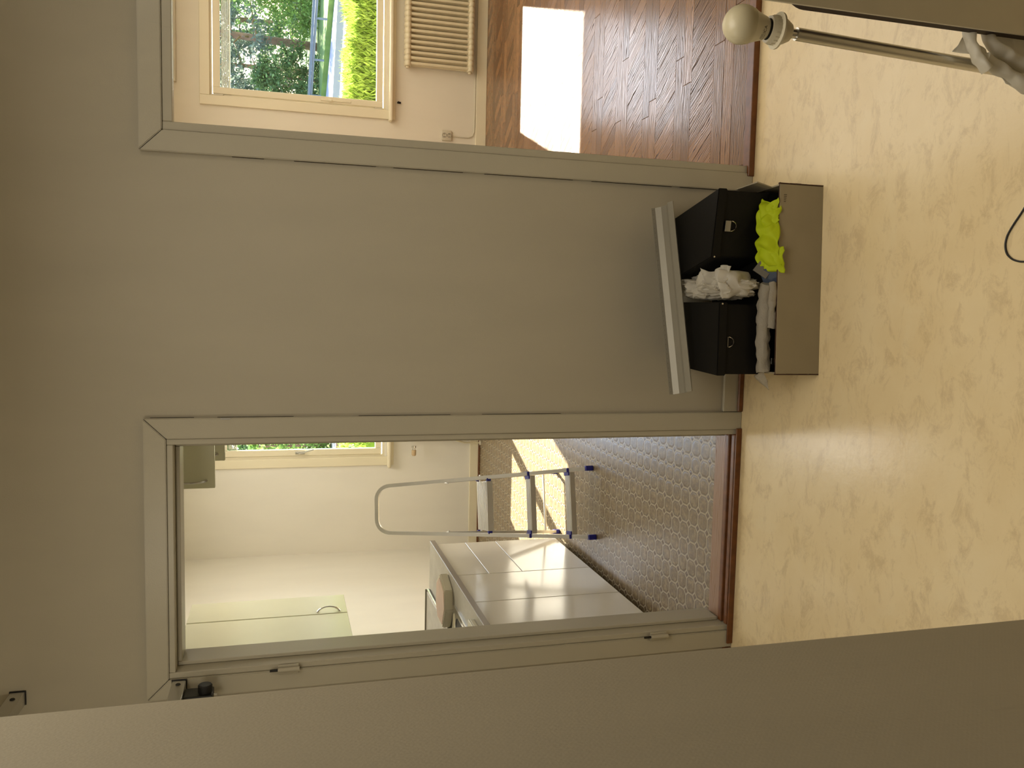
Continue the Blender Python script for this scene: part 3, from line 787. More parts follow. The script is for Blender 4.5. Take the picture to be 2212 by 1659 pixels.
# ------------------------------------------------------------------ step ladder
def ladder():
    a = math.radians(12.4)
    L = empty('step_ladder', (-1.239, 4.276, 0), a); tag(L, 'aluminium step ladder with blue plastic feet standing in the sunny kitchen', 'ladder')
    kf = 0.36; W = 0.383
    def P(x, z, off=0.0): return V((x, kf * z + off, z))
    def inset(z): return 0.062 * z / 1.165         # rails lean in towards the top
    def rect_tube(m, pts, wx, wy):
        rings = []; n = len(pts)
        for i, p in enumerate(pts):
            t = (pts[min(i + 1, n - 1)] - pts[max(i - 1, 0)]).normalized()
            nrm = V((0, 1, -kf)).normalized(); s = t.cross(nrm).normalized()
            rings.append([m.verts.new(p + s * sx * wx / 2 + nrm * sy * wy / 2) for sx, sy in ((-1, -1), (1, -1), (1, 1), (-1, 1))])
        for A, B in zip(rings[:-1], rings[1:]):
            for k in range(4): m.faces.new((A[k], A[(k + 1) % 4], B[(k + 1) % 4], B[k]))
        m.faces.new(rings[0][::-1]); m.faces.new(rings[-1])
    # front loop: both rails and the top handle in one bent tube
    top = 1.165; rad = 0.075
    pts = [P(0, 0.012), P(inset(0.6), 0.6)]
    zt = top - rad
    x0 = inset(zt); x1 = W - inset(zt)
    pts.append(P(x0, zt))
    for i in range(1, 9):
        q = i / 8 * PI / 2; pts.append(P(x0 + rad * (1 - math.cos(q)), zt + rad * math.sin(q)))
    for i in range(0, 9):
        q = i / 8 * PI / 2; pts.append(P(x1 - rad * (1 - math.sin(q)), zt + rad * math.cos(q)))
    pts += [P(W - inset(0.6), 0.6), P(W, 0.012)]
    m = bmesh.new(); rect_tube(m, pts, 0.020, 0.024); finish('front_rail', m, 'alu', L, True, 50)
    for x in (0.0, W):
        bx('foot_cap', 'blue', L, x - 0.014, x + 0.014, -0.015, 0.018, 0.0, 0.045, bev=0.003)
    # steps
    for z, nm in ((0.125, 'step'), (0.335, 'step')):
        xa, xb = inset(z) + 0.011, W - inset(z) - 0.011; yc = kf * z
        m = bmesh.new(); box(m, xa, xb, yc - 0.022, yc + 0.062, z, z + 0.005, 0.001)
        for k in range(6): box(m, xa + 0.002, xb - 0.002, yc - 0.014 + k * 0.013, yc - 0.009 + k * 0.013, z + 0.0045, z + 0.0075)
        box(m, xa, xb, yc - 0.0235, yc - 0.020, z - 0.024, z + 0.005, 0.001)
        box(m, xa, xb, yc + 0.058, yc + 0.061, z - 0.02, z + 0.004, 0.001)
        st = finish(nm, m, 'alu', L)
        for x in (inset(z), W - inset(z)):
            sg = 1 if x < W / 2 else -1
            m = bmesh.new(); box(m, x - 0.012, x + 0.012, yc - 0.016, yc + 0.064, z + 0.006, z + 0.018, 0.002); box(m, x + sg * 0.008, x + sg * 0.03, yc - 0.018, yc + 0.06, z + 0.0055, z + 0.012, 0.002)
            finish('step_cap', m, 'blue', st)
    # platform
    z = 0.565; xa, xb = inset(z) + 0.022, W - inset(z) - 0.022; yc = kf * z
    m = bmesh.new(); box(m, xa, xb, yc - 0.012, yc + 0.235, z, z + 0.006, 0.001)
    for k in range(7): box(m, xa + 0.004, xb - 0.004, yc + 0.004 + k * 0.032, yc + 0.022 + k * 0.032, z + 0.0055, z + 0.009, 0.001)
    box(m, xa, xb, yc - 0.016, yc - 0.012, z - 0.028, z + 0.006, 0.001)
    box(m, xa, xb, yc + 0.231, yc + 0.235, z - 0.02, z + 0.006, 0.001)
    pf = finish('platform', m, 'alu', L)
    for x in (xa - 0.009, xb + 0.009):
        bx('platform_cap', 'blue', pf, x - 0.009, x + 0.009, yc - 0.014, yc + 0.01, z - 0.02, z + 0.004, bev=0.002)
        bx('platform_cap', 'blue', pf, x - 0.006, x + 0.006, yc + 0.20, yc + 0.225, z - 0.005, z + 0.015, bev=0.002)
    # rear legs
    zh = 0.785; yh = kf * zh + 0.018
    for x, xt in ((0.005, inset(zh) + 0.004), (W - 0.005, W - inset(zh) - 0.004)):
        m = bmesh.new()
        A, B = V((x, 0.64, 0.012)), V((xt, yh, zh)); tdir = (B - A).normalized(); nn = tdir.cross(V((1, 0, 0))).normalized()
        ra = [[p + V((1, 0, 0)) * sx * 0.009 + nn * sy * 0.009 for sx, sy in ((-1, -1), (1, -1), (1, 1), (-1, 1))] for p in (A, B)]
        loft(m, ra[0], ra[1]); finish('rear_leg', m, 'alu', L)
        bx('foot_cap', 'blue', L, x - 0.013, x + 0.013, 0.625, 0.657, 0.0, 0.038, bev=0.003)
        m = bmesh.new(); tube(m, [(xt - 0.014, yh - 0.006, zh - 0.01), (xt + 0.014, yh - 0.006, zh - 0.01)], 0.006, 10); finish('hinge_rivet', m, 'steel', L, True)
        # platform strut
    m = bmesh.new(); tube(m, [(0.008, 0.607, 0.10), (W - 0.008, 0.607, 0.10)], 0.007, 10); finish('cross_bar', m, 'alu', L, True)
    yy = 0.64 - (0.64 - yh) * (0.56 / zh)
    m = bmesh.new(); tube(m, [(0.012, yy, 0.56), (W - 0.012, yy, 0.56)], 0.006, 10); finish('cross_bar', m, 'alu', L, True)
ladder()

# ------------------------------------------------------------------ hall: coat rack arms over the kitchen doorway
def arm(z, label, stopper):
    a = empty('rack_arm', (-1.237, YW, z)); tag(a, label, 'bracket', 'square steel arms left of the kitchen doorway')
    y1 = -0.0205 if z < 2.2 else -0.001
    bx('steel_bar', 'steel', a, -0.021, 0.021, -0.62, y1 - 0.003, -0.021, 0.021, bev=0.002)
    bx('end_plate', 'black_pl', a, -0.023, 0.024, y1 - 0.003, y1, -0.024, 0.0235, bev=0.001)
    m = bmesh.new(); lathe(m, [(0, 0.004), (0.006, 0.003), (0.008, 0), (0, 0)], 14, Matrix.Translation((0.0212, -0.055, 0.0)) @ Matrix.Rotation(PI / 2, 4, 'Y')); finish('screw', m, 'black_pl', a, True)
    return a
arm(2.487, 'square steel arm jutting from the wall above the kitchen doorway, upper one', False)
a = arm(2.013, 'square steel arm with a black knob under it by the kitchen frame corner', True)
bk = bx('stopper_block', 'black_pl', a, -0.030, 0.006, -0.125, -0.055, -0.11, -0.022, bev=0.004, seg=2)
m = bmesh.new(); lathe(m, [(0, -0.006), (0.019, -0.006), (0.022, -0.002), (0.022, 0.018), (0.019, 0.022), (0, 0.022)], 24, Matrix.Translation((0.008, -0.09, -0.085)) @ Matrix.Rotation(PI / 2, 4, 'Y'))
finish('stopper_disc', m, 'rubber', bk, True)
m = bmesh.new(); lathe(m, [(0, -0.01), (0.008, -0.01), (0.01, 0.0), (0, 0.0)], 14, Matrix.Translation((-0.014, -0.09, -0.111))); finish('stopper_screw', m, 'steel', bk, True)

# ------------------------------------------------------------------ boxes against the wall
RB = math.radians(2.55)
def carton():
    c = empty('low_carton', (-0.178, 2.356, 0), RB); tag(c, 'low wide white carton on the hall floor holding everything against the wall', 'box')
    W, D, H = 0.606, 0.445, 0.160
    T = 0.005
    D = 0.43
    bx('front_panel', 'card_w', c, 0, W, 0, T, 0.0, H, bev=0.0008)
    bx('back_panel', 'card_w', c, 0, W, D - T, D, 0.0, H, bev=0.0008)
    bx('bottom_panel', 'card_b', c, T, W - T, T, D - T, 0.0005, 0.005, bev=0)
    for x, nm in ((0, 'side_panel'), (W - T, 'side_panel')):
        bx(nm, 'card_w', c, x, x + T, T + 0.0002, D - T - 0.0002, 0.0, H, bev=0.0008)
    # ragged brown corrugated edges at both ends of the front and along its top
    rnd = random.Random(2)
    for x in (-0.004, W + 0.001):
        m = bmesh.new(); z = 0.0
        while z < H:
            h = rnd.uniform(0.012, 0.03); d = rnd.uniform(0.001, 0.0035)
            box(m, x, x + 0.003 + d * 0.3, 0.0005, 0.006 + d, z, min(H, z + h)); z += h
        e = finish('torn_edge', m, 'card_b', c); e['kind'] = 'stuff'
    m = bmesh.new(); x = 0.0
    while x < W:
        h = rnd.uniform(0.02, 0.05); box(m, x, min(W, x + h), 0.0008, 0.0042, H, H + rnd.uniform(0.0008, 0.0025)); x += h
    e = finish('top_edge', m, 'card_b', c); e['kind'] = 'stuff'
    # right flap folded inwards
    m = bmesh.new(); box(m, -0.002, 0.002, -0.06, 0.07, 0, 0.055, 0.0008)
    f = finish('end_flap', m, 'card_w', c); f.location = (W - 0.004, 0.10, H + 0.004); f.rotation_euler = (0, math.radians(14), 0)
    # printed tick marks at the right end of the front
    for i in range(5):
        bx('print_mark', 'gap', c, W - 0.056 + i * 0.0055, W - 0.0545 + i * 0.0055, -0.0006, -0.0001, H - 0.022 - 0.001 * i, H - 0.015, bev=0)
    return c
carton()
s = empty('flat_case', (-0.178, 2.356, 0), RB); tag(s, 'flat black case lying inside the low white carton under the storage boxes', 'case')
bx('case_body', 'black_box', s, 0.012, 0.592, 0.062, 0.420, 0.0055, 0.1635, bev=0.006, seg=2)
bx('case_latch', 'steel', s, 0.03, 0.05, 0.057, 0.062, 0.125, 0.14, bev=0.001)

def hexa(m, c8, bev=0.003):
    vs = [m.verts.new(p) for p in c8]
    for f in ((0, 1, 2, 3), (7, 6, 5, 4), (0, 4, 5, 1), (1, 5, 6, 2), (2, 6, 7, 3), (3, 7, 4, 0)): m.faces.new([vs[i] for i in f])
    bmesh.ops.bevel(m, geom=m.edges[:], offset=bev, segments=2, affect='EDGES')
def storage_box(FL, FR, BL, BR, zb, zt, tilt, label, ring, plate):
    """corner xy of the body, bottom z, top z"""
    b = empty('storage_box', (FL[0], FL[1], zb)); tag(b, label, 'box', 'black storage boxes in the carton')
    o = V((FL[0], FL[1], zb))
    dz = lambda p: tilt * (p[0] - FR[0])
    bot = [V((p[0], p[1], zb)) - o for p in (FL, FR, BR, BL)]
    lip = 0.026
    top = [V((p[0], p[1], zt - 0.004 - dz(p) * 0)) - o for p in (FL, FR, BR, BL)]
    m = bmesh.new(); hexa(m, bot + top); finish('box_body', m, 'black_box', b)
    cen = (top[0] + top[2]) / 2
    def grow(p, g): d = p - cen; d.z = 0; d.normalize(); return p + d * g
    lt = [grow(p, 0.008) for p in top]; lb = [p - V((0, 0, lip)) for p in lt]
    for p in lt: p.z += 0.006
    m = bmesh.new(); hexa(m, lb + lt); finish('lid', m, 'black_box', b)
    # front hardware
    fd = (top[1] - top[0]).normalized(); nf = V((fd.y, -fd.x, 0))
    c = top[0].lerp(top[1], ring[0]); c.z = ring[1] - zb; c += nf * 0.0045
    m = bmesh.new(); pts = []
    for i in range(13):
        q = PI * i / 12; pts.append(c + fd * 0.0165 * math.cos(q) - V((0, 0, 1)) * 0.021 * math.sin(q))
    tube(m, pts, 0.0014, 6, closed=True); finish('ring_pull', m, 'chrome', b, True)
    if plate:
        m = bmesh.new(); mt = Matrix.Translation(c + V((0, 0, 0.011)) + nf * 0.0035) @ Matrix.Rotation(math.atan2(fd.y, fd.x), 4, 'Z')
        for q in ((-0.017, 0.017, -0.002, 0.001, 0.007, 0.009), (-0.017, 0.017, -0.002, 0.001, -0.009, -0.007), (-0.017, -0.015, -0.002, 0.001, -0.007, 0.007), (0.015, 0.017, -0.002, 0.001, -0.007, 0.007), (-0.015, 0.015, -0.001, 0.0005, -0.007, 0.007)):
            box(m, *q, mtx=mt)
        finish('label_holder', m, 'grey_metal', b)
    # corner stud
    m = bmesh.new(); tube(m, [top[0 if plate else 1] + nf * 0.006 + V((0, 0, -0.004)), top[0 if plate else 1] + nf * 0.011 + V((0, 0, -0.004))], 0.0028, 8); finish('corner_stud', m, 'steel', b, True)
storage_box((-0.186, 2.44), (0.043, 2.445), (-0.170, 2.775), (0.045, 2.78), 0.1645, 0.324, 0, 'black lidded storage box on the left with a metal ring pull', (0.46, 0.289), False)
storage_box((0.196, 2.47), (0.405, 2.436), (0.130, 2.735), (0.335, 2.760), 0.1645, 0.347, 0, 'black lidded storage box on the right with a ring pull and label holder', (0.47, 0.292), True)

# crumpled sheets and bags
def crumple(name, mat, fn, nu, nv, amp, freq, thick, parent=None, seed=0, ridge=True, closed=False):
    m = bmesh.new(); g = []
    for i in range(nu + 1):
        row = []
        for j in range(nv + 1):
            u, v = i / nu, j / nv; p = V(fn(u, v))
            q = p * freq + V((seed, seed * 2.3, 0))
            d = noise.noise_vector(q)
            if ridge:
                d2 = noise.noise(q * 1.7 + V((5, 1, 2))); d = d * 0.5 + V((d2, abs(d2) * -1.0, abs(noise.noise(q * 2.1)) * 1.6 - 0.5))
            row.append(m.verts.new(p + d * amp))
        g.append(row)
    for i in range(nu):
        for j in range(nv): m.faces.new((g[i][j], g[i + 1][j], g[i + 1][j + 1], g[i][j + 1]))
    o = finish(name, m, mat, parent, True, 40)
    if thick:
        md = o.modifiers.new('thickness', 'SOLIDIFY'); md.thickness = thick; md.offset = 0
    return o
def quadfn(A, B, C, D, sag=(0, 0, 0)):
    A, B, C, D, sg = map(V, (A, B, C, D, sag))
    return lambda u, v: tuple((A.lerp(B, u)).lerp(D.lerp(C, u), v) + sg * (4 * u * (1 - u)) * (4 * v * (1 - v)))
def blob(name, mat, c, s, amp, freq, sub=5, parent=None, seed=0):
    m = bmesh.new(); bmesh.ops.create_icosphere(m, subdivisions=sub, radius=1)
    for v in m.verts:
        n = v.co.copy(); q = n * freq + V((seed, 0, seed))
        a = noise.noise(q); b = noise.noise(q * 2.3 + V((9, 1, 0)))
        r = 1 + amp * (1 - 2 * abs(a) * 1.4) + amp * 0.5 * (0.5 - abs(b) * 1.6)
        e = [math.copysign(abs(x) ** 0.8, x) for x in n]
        v.co = V((e[0] * s[0] * r, e[1] * s[1] * r, e[2] * s[2] * r)) + V(c)
    return finish(name, m, mat, parent, True, 30)
bagr = empty('plastic_bag', (0.100, 2.5, 0.165)); tag(bagr, 'crumpled white plastic bag stuffed between the two black storage boxes', 'bag')
blob('bag_body', 'bag', (0.0, 0.07, 0.098), (0.036, 0.15, 0.085), 0.22, 2.4, 5, bagr, 3)
crumple('bag_top', 'bag', quadfn((-0.035, 0.09, 0.18), (0.05, 0.02, 0.20), (0.06, -0.08, 0.145), (-0.02, -0.06, 0.16), (0, 0, 0.02)), 26, 26, 0.02, 14, 0.0006, bagr, 4)
crumple('bag_fold', 'bag', quadfn((0.048, -0.055, 0.175), (0.052, -0.045, 0.06), (-0.03, -0.078, 0.05), (-0.035, -0.07, 0.16), (0, -0.03, 0)), 26, 26, 0.016, 16, 0.0006, bagr, 8)

vr = empty('high_visibility_vest', (0.27, 2.41, 0.16)); tag(vr, 'bright yellow high visibility vest crumpled in front of the right black box', 'vest')
crumple('vest_cloth', 'vest', quadfn((-0.108, 0.022, 0.045), (0.075, 0.020, 0.045), (0.098, -0.028, 0.012), (-0.108, -0.044, 0.004), (0, -0.01, 0.014)), 70, 30, 0.017, 11, 0.0016, vr, 1)
crumple('vest_fold', 'vest', quadfn((0.02, 0.016, 0.045), (0.112, 0.035, 0.035), (0.105, -0.025, -0.006), (0.04, -0.036, 0.008), (0, 0, 0.022)), 34, 26, 0.012, 17, 0.0016, vr, 6)
crumple('vest_tail', 'vest', quadfn((-0.12, 0.0, 0.03), (-0.04, -0.01, 0.034), (-0.045, -0.05, -0.006), (-0.125, -0.052, -0.016), (0, -0.006, 0.008)), 18, 16, 0.008, 18, 0.0016, vr, 9)

bk = empty('blue_booklet', (0.137, 2.41, 0.16)); tag(bk, 'dark blue printed booklet sticking up between vest and bubble wrap', 'booklet')
m = bmesh.new(); box(m, -0.035, 0.035, -0.0025, 0.0025, 0, 0.055, 0.0008); c = finish('booklet_cover', m, 'blue_paper', bk); c.rotation_euler = (math.radians(-52), math.radians(-22), 0.1); c.location = (0.0, -0.034, -0.008)
m = bmesh.new(); box(m, -0.035, 0.035, 0.0026, 0.0042, 0.001, 0.054, 0.0004); c2 = finish('booklet_pages', m, 'white_pl', bk); c2.rotation_euler = c.rotation_euler; c2.location = c.location
gf = empty('grey_folder', (0.152, 2.43, 0.165)); tag(gf, 'small grey card folder leaning behind the blue booklet', 'folder')
m = bmesh.new(); box(m, -0.032, 0.030, -0.0015, 0.0015, 0, 0.05, 0.0005); c = finish('folder_card', m, 'grey_paper', gf); c.rotation_euler = (math.radians(-40), math.radians(35), -0.2); c.location = (0.0, -0.035, 0.002)

bw = empty('bubble_wrap', (-0.03, 2.41, 0.16)); tag(bw, 'rolled translucent bubble wrap in front of the left black box', 'bubble wrap')
m = bmesh.new()
pts = [(-0.145, -0.002, 0.012), (-0.08, 0.0, 0.016), (0.0, 0.002, 0.018), (0.08, 0.0, 0.02), (0.14, -0.016, 0.022)]
def roll(m, pts, r, seed):
    P = []
    for i in range(len(pts) - 1):
        for k2 in range(8): P.append(V(pts[i]).lerp(V(pts[i + 1]), k2 / 8))
    P.append(V(pts[-1]))
    rings = tube(m, P, r, 20)
    for rg in rings:
        for v in rg: v.co += noise.noise_vector(v.co * 45 + V((seed, 0, 0))) * 0.006
roll(m, pts, 0.021, 1); finish('wrap_roll', m, 'bubble', bw, True)
m = bmesh.new(); roll(m, [(0.0, -0.024, 0.004), (0.07, -0.028, 0.008), (0.145, -0.034, 0.014)], 0.012, 5); finish('wrap_fold', m, 'bubble', bw, True)
crumple('wrap_corner', 'bubble', quadfn((-0.135, 0.0, 0.012), (-0.165, 0.055, 0.012), (-0.200, 0.016, -0.018), (-0.205, 0.01, -0.02), (0, 0, 0.008)), 14, 14, 0.004, 30, 0.001, bw, 2)

# grey metal profile laid across the boxes
def profile():
    A = V((-0.262, 2.588, 0.372)); B = V((0.388, 2.735, 0.398))
    g = empty('metal_profile', A); tag(g, 'grey metal channel profile lying slantwise across both black boxes', 'profile')
    d = (B - A); Ln = d.length; d.normalize()
    s = V((0, 0, 1)).cross(d).normalized(); up = d.cross(s)     # s points to the back wall
    th = math.radians(24); s2 = s * math.cos(th) + up * math.sin(th); up2 = d.cross(s2)
    sec = [(-0.048, 0.0), (-0.048, 0.004), (-0.026, 0.006), (-0.016, -0.006), (-0.006, -0.010), (0.016, -0.009), (0.036, 0.0), (0.043, 0.010), (0.045, 0.009), (0.038, -0.002), (0.017, -0.011), (-0.006, -0.012), (-0.018, -0.008), (-0.027, 0.003)]
    m = bmesh.new()
    r0 = [m.verts.new(s2 * a + up2 * b + V((0, 0, 0))) for a, b in sec]; r1 = [m.verts.new(d * Ln + s2 * a + up2 * b) for a, b in sec]
    for i in range(len(sec)):
        j = (i + 1) % len(sec); m.faces.new((r0[i], r0[j], r1[j], r1[i]))
    m.faces.new(r0[::-1]); m.faces.new(r1)
    finish('channel', m, 'grey_metal', g)
    m = bmesh.new()
    for k2 in range(40):
        c = d * (Ln * (k2 + 0.5) / 40) + s2 * 0.041 + up2 * 0.006
        box(m, -0.0012, 0.0012, -0.0006, 0.0006, -0.0012, 0.0012, mtx=Matrix.Translation(c))
    h = finish('punched_holes', m, 'gap', g); h['kind'] = 'stuff'
profile()

# ------------------------------------------------------------------ bare bulb lamp, bag and panel at the lower right
def lamp():
    ax = LAMP_AX
    g = empty('floor_lamp', LAMP_BASE); tag(g, 'floor lamp without a shade, bare frosted bulb on a steel pole', 'lamp')
    O = V(LAMP_BASE)
    m = bmesh.new(); T = LAMP_TOP - O
    tube(m, [T, V((0, 0, 0.02)) ], 0.0102, 20); pole = finish('pole', m, 'steel', g, True)
    m = bmesh.new(); lathe(m, [(0, 0), (0.125, 0), (0.13, 0.006), (0.125, 0.014), (0.03, 0.022), (0, 0.024)], 40); finish('base', m, 'steel', g, True)
    A = frame_align(ax, T)
    m = bmesh.new(); lathe(m, [(0.0075, -0.004), (0.0075, 0.016), (0, 0.016)], 12, A)
    finish('pole_neck', m, 'chrome', g, True)
    m = bmesh.new(); lathe(m, [(0, 0.010), (0.008, 0.010), (0.014, 0.012), (0.0195, 0.022), (0.0215, 0.030), (0.028, 0.031), (0.0285, 0.0345), (0.022, 0.036), (0.022, 0.044), (0.0205, 0.0495), (0.0165, 0.0495), (0.0165, 0.040), (0, 0.040)], 40, A)
    for k2 in range(20):
        q = 2 * PI * k2 / 20; box(m, 0.0212, 0.0228, -0.0008, 0.0008, 0.036, 0.0435, mtx=A @ Matrix.Rotation(q, 4, 'Z'))
    finish('socket', m, 'white_pl', g, True)
    m = bmesh.new(); lathe(m, [(0.013, 0.042), (0.0155, 0.051), (0.0155, 0.0545), (0, 0.0545)], 30, A); sk = finish('bulb_collar', m, 'black_pl', g, True)
    m = bmesh.new(); lathe(m, [(0.0, 0.052), (0.0155, 0.0530), (0.0185, 0.058), (0.0215, 0.068), (0.0248, 0.0765), (0.0272, 0.081)], 40, A); bb = finish('bulb_base', m, 'white_pl', g, True)
    prof = [(0.0272, 0.081)]
    for i in range(0, 15):
        q = -0.45 + (PI / 2 + 0.45) * i / 14; prof.append((0.0302 * math.cos(q) if i < 14 else 0.0, 0.0955 + 0.0302 * math.sin(q)))
    m = bmesh.new(); lathe(m, prof, 48, A); finish('bulb_globe', m, 'frost', g, True)
    # print on the bulb base, wrapped round the cone
    def radius(z):
        pr = [(0.0155, 0.053), (0.0185, 0.058), (0.0215, 0.068), (0.0248, 0.0765), (0.0272, 0.081)]
        for (r0, z0), (r1, z1) in zip(pr[:-1], pr[1:]):
            if z0 <= z <= z1: return r0 + (r1 - r0) * (z - z0) / (z1 - z0)
        return pr[0][0] if z < pr[0][1] else pr[-1][0]
    cd = V((0, 0, 1.693)) - LAMP_TOP; inv = A.to_3x3().inverted() @ cd; a0 = math.atan2(inv.y, inv.x)
    def wrap(me, da, zc, sc):
        mm = bmesh.new(); mm.from_mesh(me)
        for v in mm.verts:
            z = zc + v.co.y * sc; r = radius(z) + 0.0003; q = a0 + da + v.co.x * sc / 0.02
            v.co = A @ V((r * math.cos(q), r * math.sin(q), z))
        return mm
    cu = bpy.data.curves.new('print', 'FONT'); cu.body = 'ICA'; cu.size = 1; cu.align_x = 'CENTER'
    to = bpy.data.objects.new('print', cu); COL.objects.link(to)
    dg = bpy.context.evaluated_depsgraph_get(); dg.update(); me = bpy.data.meshes.new_from_object(to.evaluated_get(dg))
    bpy.data.objects.remove(to)
    mm = wrap(me, -0.05, 0.0605, 0.0075)
    finish('printed_letters', mm, 'black_pl', bb)
    mm = bmesh.new()
    for r_, y0_ in enumerate((0.0600, 0.0632, 0.0656)):
        for k2 in range(14 - r_ * 2):
            x0_ = -0.02 - 0.0009 * k2
            vs = []
            for xx, yy in ((x0_, y0_), (x0_ - 0.0006, y0_), (x0_ - 0.0006, y0_ + 0.0011), (x0_, y0_ + 0.0011)):
                r = radius(yy) + 0.0003; q = a0 + (xx + 0.012) / 0.02; vs.append(mm.verts.new(A @ V((r * math.cos(q), r * math.sin(q), yy))))
            mm.faces.new(vs)
    f = finish('small_print', mm, 'black_pl', bb); f['kind'] = 'stuff'
M['frost'] = plain('frosted bulb glass', srgb(196, 187, 158), 0.35, 0, 0.5, 0.01)
LAMP_TOP = V((0.4587, 1.2242, 0.8902)); LAMP_LOW = V((0.4377, 1.2045, 0.5633))
LAMP_AX = (LAMP_TOP - LAMP_LOW).normalized()
tt = (LAMP_TOP.z - 0.0) / LAMP_AX.z
LB = LAMP_TOP - LAMP_AX * tt; LAMP_BASE = (LB.x, LB.y, 0.0)
lamp()

pn = empty('standing_panel', (0.475, 1.150, 0)); tag(pn, 'tall white panel with a dark brown back board standing at the right edge', 'panel')
M['board_w'] = plain('white painted board', srgb(214, 206, 184), 0.5)
bx('white_face', 'board_w', pn, 0.0, 0.62, 0.0, 0.004, 0.0, 1.25, bev=0.0006)
m = bmesh.new(); R0 = 0.035; Wd, Hd = 0.55, 0.950
poly = [(0.0, 0.0), (Wd, 0.0), (Wd, Hd)] + [(R0 - R0 * math.sin(q), Hd - R0 + R0 * math.cos(q)) for q in [PI / 2 * i / 8 for i in range(9)]]
prism(m, poly, 0, 0.0155, Matrix.Translation((0.0005, 0.0205, 0)) @ Matrix.Rotation(PI / 2, 4, 'X')); finish('back_board', m, 'dark_board', pn)

# carrier bag hanging between the panel and the pole
H1 = [(0.5121, 1.1875, 0.5908), (0.4779, 1.1758, 0.5973), (0.459, 1.1729, 0.5929), (0.44, 1.1651, 0.5896), (0.4258, 1.1573, 0.5848), (0.4146, 1.1538, 0.576)]
H1B = [(0.4327, 1.161, 0.5771), (0.4182, 1.1566, 0.5472), (0.4034, 1.1491, 0.5251), (0.3917, 1.143, 0.5067), (0.3753, 1.1403, 0.4647)]
H2 = [(0.5165, 1.1878, 0.553), (0.4836, 1.1763, 0.5597), (0.4637, 1.1684, 0.5563), (0.4486, 1.1597, 0.5487), (0.4383, 1.1543, 0.5325), (0.4252, 1.1459, 0.5067), (0.4114, 1.1435, 0.4646)]
FILM = [(0.5159, 1.2051, 0.5405), (0.5026, 1.1755, 0.4381), (0.3898, 1.1455, 0.4602), (0.4493, 1.1757, 0.5496)]
TRI = [(0.451, 1.1975, 0.6091), (0.4769, 1.1946, 0.5904), (0.4461, 1.1812, 0.5894), (0.5038, 1.2038, 0.5772)]
LOW = [(0.457, 1.1754, 0.5837), (0.444, 1.165, 0.5504), (0.392, 1.1438, 0.4721), (0.3984, 1.1568, 0.5357)]
cb = empty('carrier_bag', (0.45, 1.15, 0.0)); tag(cb, 'thin white carrier bag hung by its handles across the lamp pole', 'bag')
OB = V((0.45, 1.15, 0.0))
def band(name, pts, r, seed, flat=0.55):
    P = []
    for i in range(len(pts) - 1):
        for k2 in range(6): P.append(V(pts[i]).lerp(V(pts[i + 1]), k2 / 6) - OB)
    P.append(V(pts[-1]) - OB)
    for _ in range(3): P = [P[0]] + [(P[i - 1] + P[i] * 2 + P[i + 1]) / 4 for i in range(1, len(P) - 1)] + [P[-1]]
    m = bmesh.new(); rings = tube(m, P, r, 26, flat=flat)
    for rg in rings:
        for v in rg: v.co += noise.noise_vector(v.co * 55 + V((seed, 0, 0))) * 0.0045
    finish(name, m, 'bag2', cb, True)
band('bag_handle', H1, 0.0115, 1, 0.7)
band('bag_handle', H1B, 0.0125, 2, 0.7)
band('bag_handle', H2, 0.0115, 3, 0.7)
sub = lambda p: tuple(V(p) - OB)
crumple('bag_film', 'bag2', quadfn(*[sub(p) for p in FILM]), 30, 24, 0.007, 22, 0.0005, cb, 3)
crumple('bag_corner', 'bag2', quadfn(*[sub(p) for p in (TRI[0], TRI[2], TRI[3], TRI[1])]), 14, 14, 0.002, 30, 0.0005, cb, 5)
crumple('bag_film', 'bag2', quadfn(*[sub(p) for p in LOW]), 26, 20, 0.006, 26, 0.0005, cb, 7)

# black cord on the floor
m = bmesh.new()
c0 = [(0.62, 1.36, 0.003), (0.50, 1.47, 0.003), (0.38, 1.54, 0.003), (0.269, 1.607, 0.003), (0.240, 1.631, 0.003), (0.212, 1.650, 0.003), (0.189, 1.654, 0.003), (0.168, 1.648, 0.003), (0.153, 1.630, 0.003), (0.146, 1.605, 0.003), (0.147, 1.57, 0.003), (0.17, 1.48, 0.003), (0.25, 1.35, 0.003), (0.40, 1.2, 0.003)]
P = []
for i in range(len(c0) - 1):
    for k2 in range(5): P.append(V(c0[i]).lerp(V(c0[i + 1]), k2 / 5))
P.append(V(c0[-1]))
for _ in range(4): P = [P[0]] + [(P[i - 1] + P[i] * 2 + P[i + 1]) / 4 for i in range(1, len(P) - 1)] + [P[-1]]
tube(m, P, 0.0023, 8)
tag(finish('power_cord', m, 'black_pl', None, True), 'thin black cord looping on the beige hall floor', 'cord')

# ------------------------------------------------------------------ outside the windows
S('ground', 'gravel', -30, 60, YX + 0.25, 31, -0.6, -0.1, label='pale gravel yard outside')
bm = bmesh.new(); prism(bm, [(-40, 44), (-40, 62), (60, 8), (60, -2)], -0.09, -0.07)
E_ROAD = finish('road', bm, 'asphalt'); struct(E_ROAD, 'sunlit road beyond the yard fence')
bm = bmesh.new(); prism(bm, [(-40, 43.4), (-40, 44), (60, -2), (60, -2.6)], -0.099, 0.0)
struct(finish('kerb', bm, 'bark'), 'brown kerb along the near side of the road')
S('verge', 'grass', -60, 80, 31, 90, -0.6, -0.1, label='grass and scrub beyond the road')

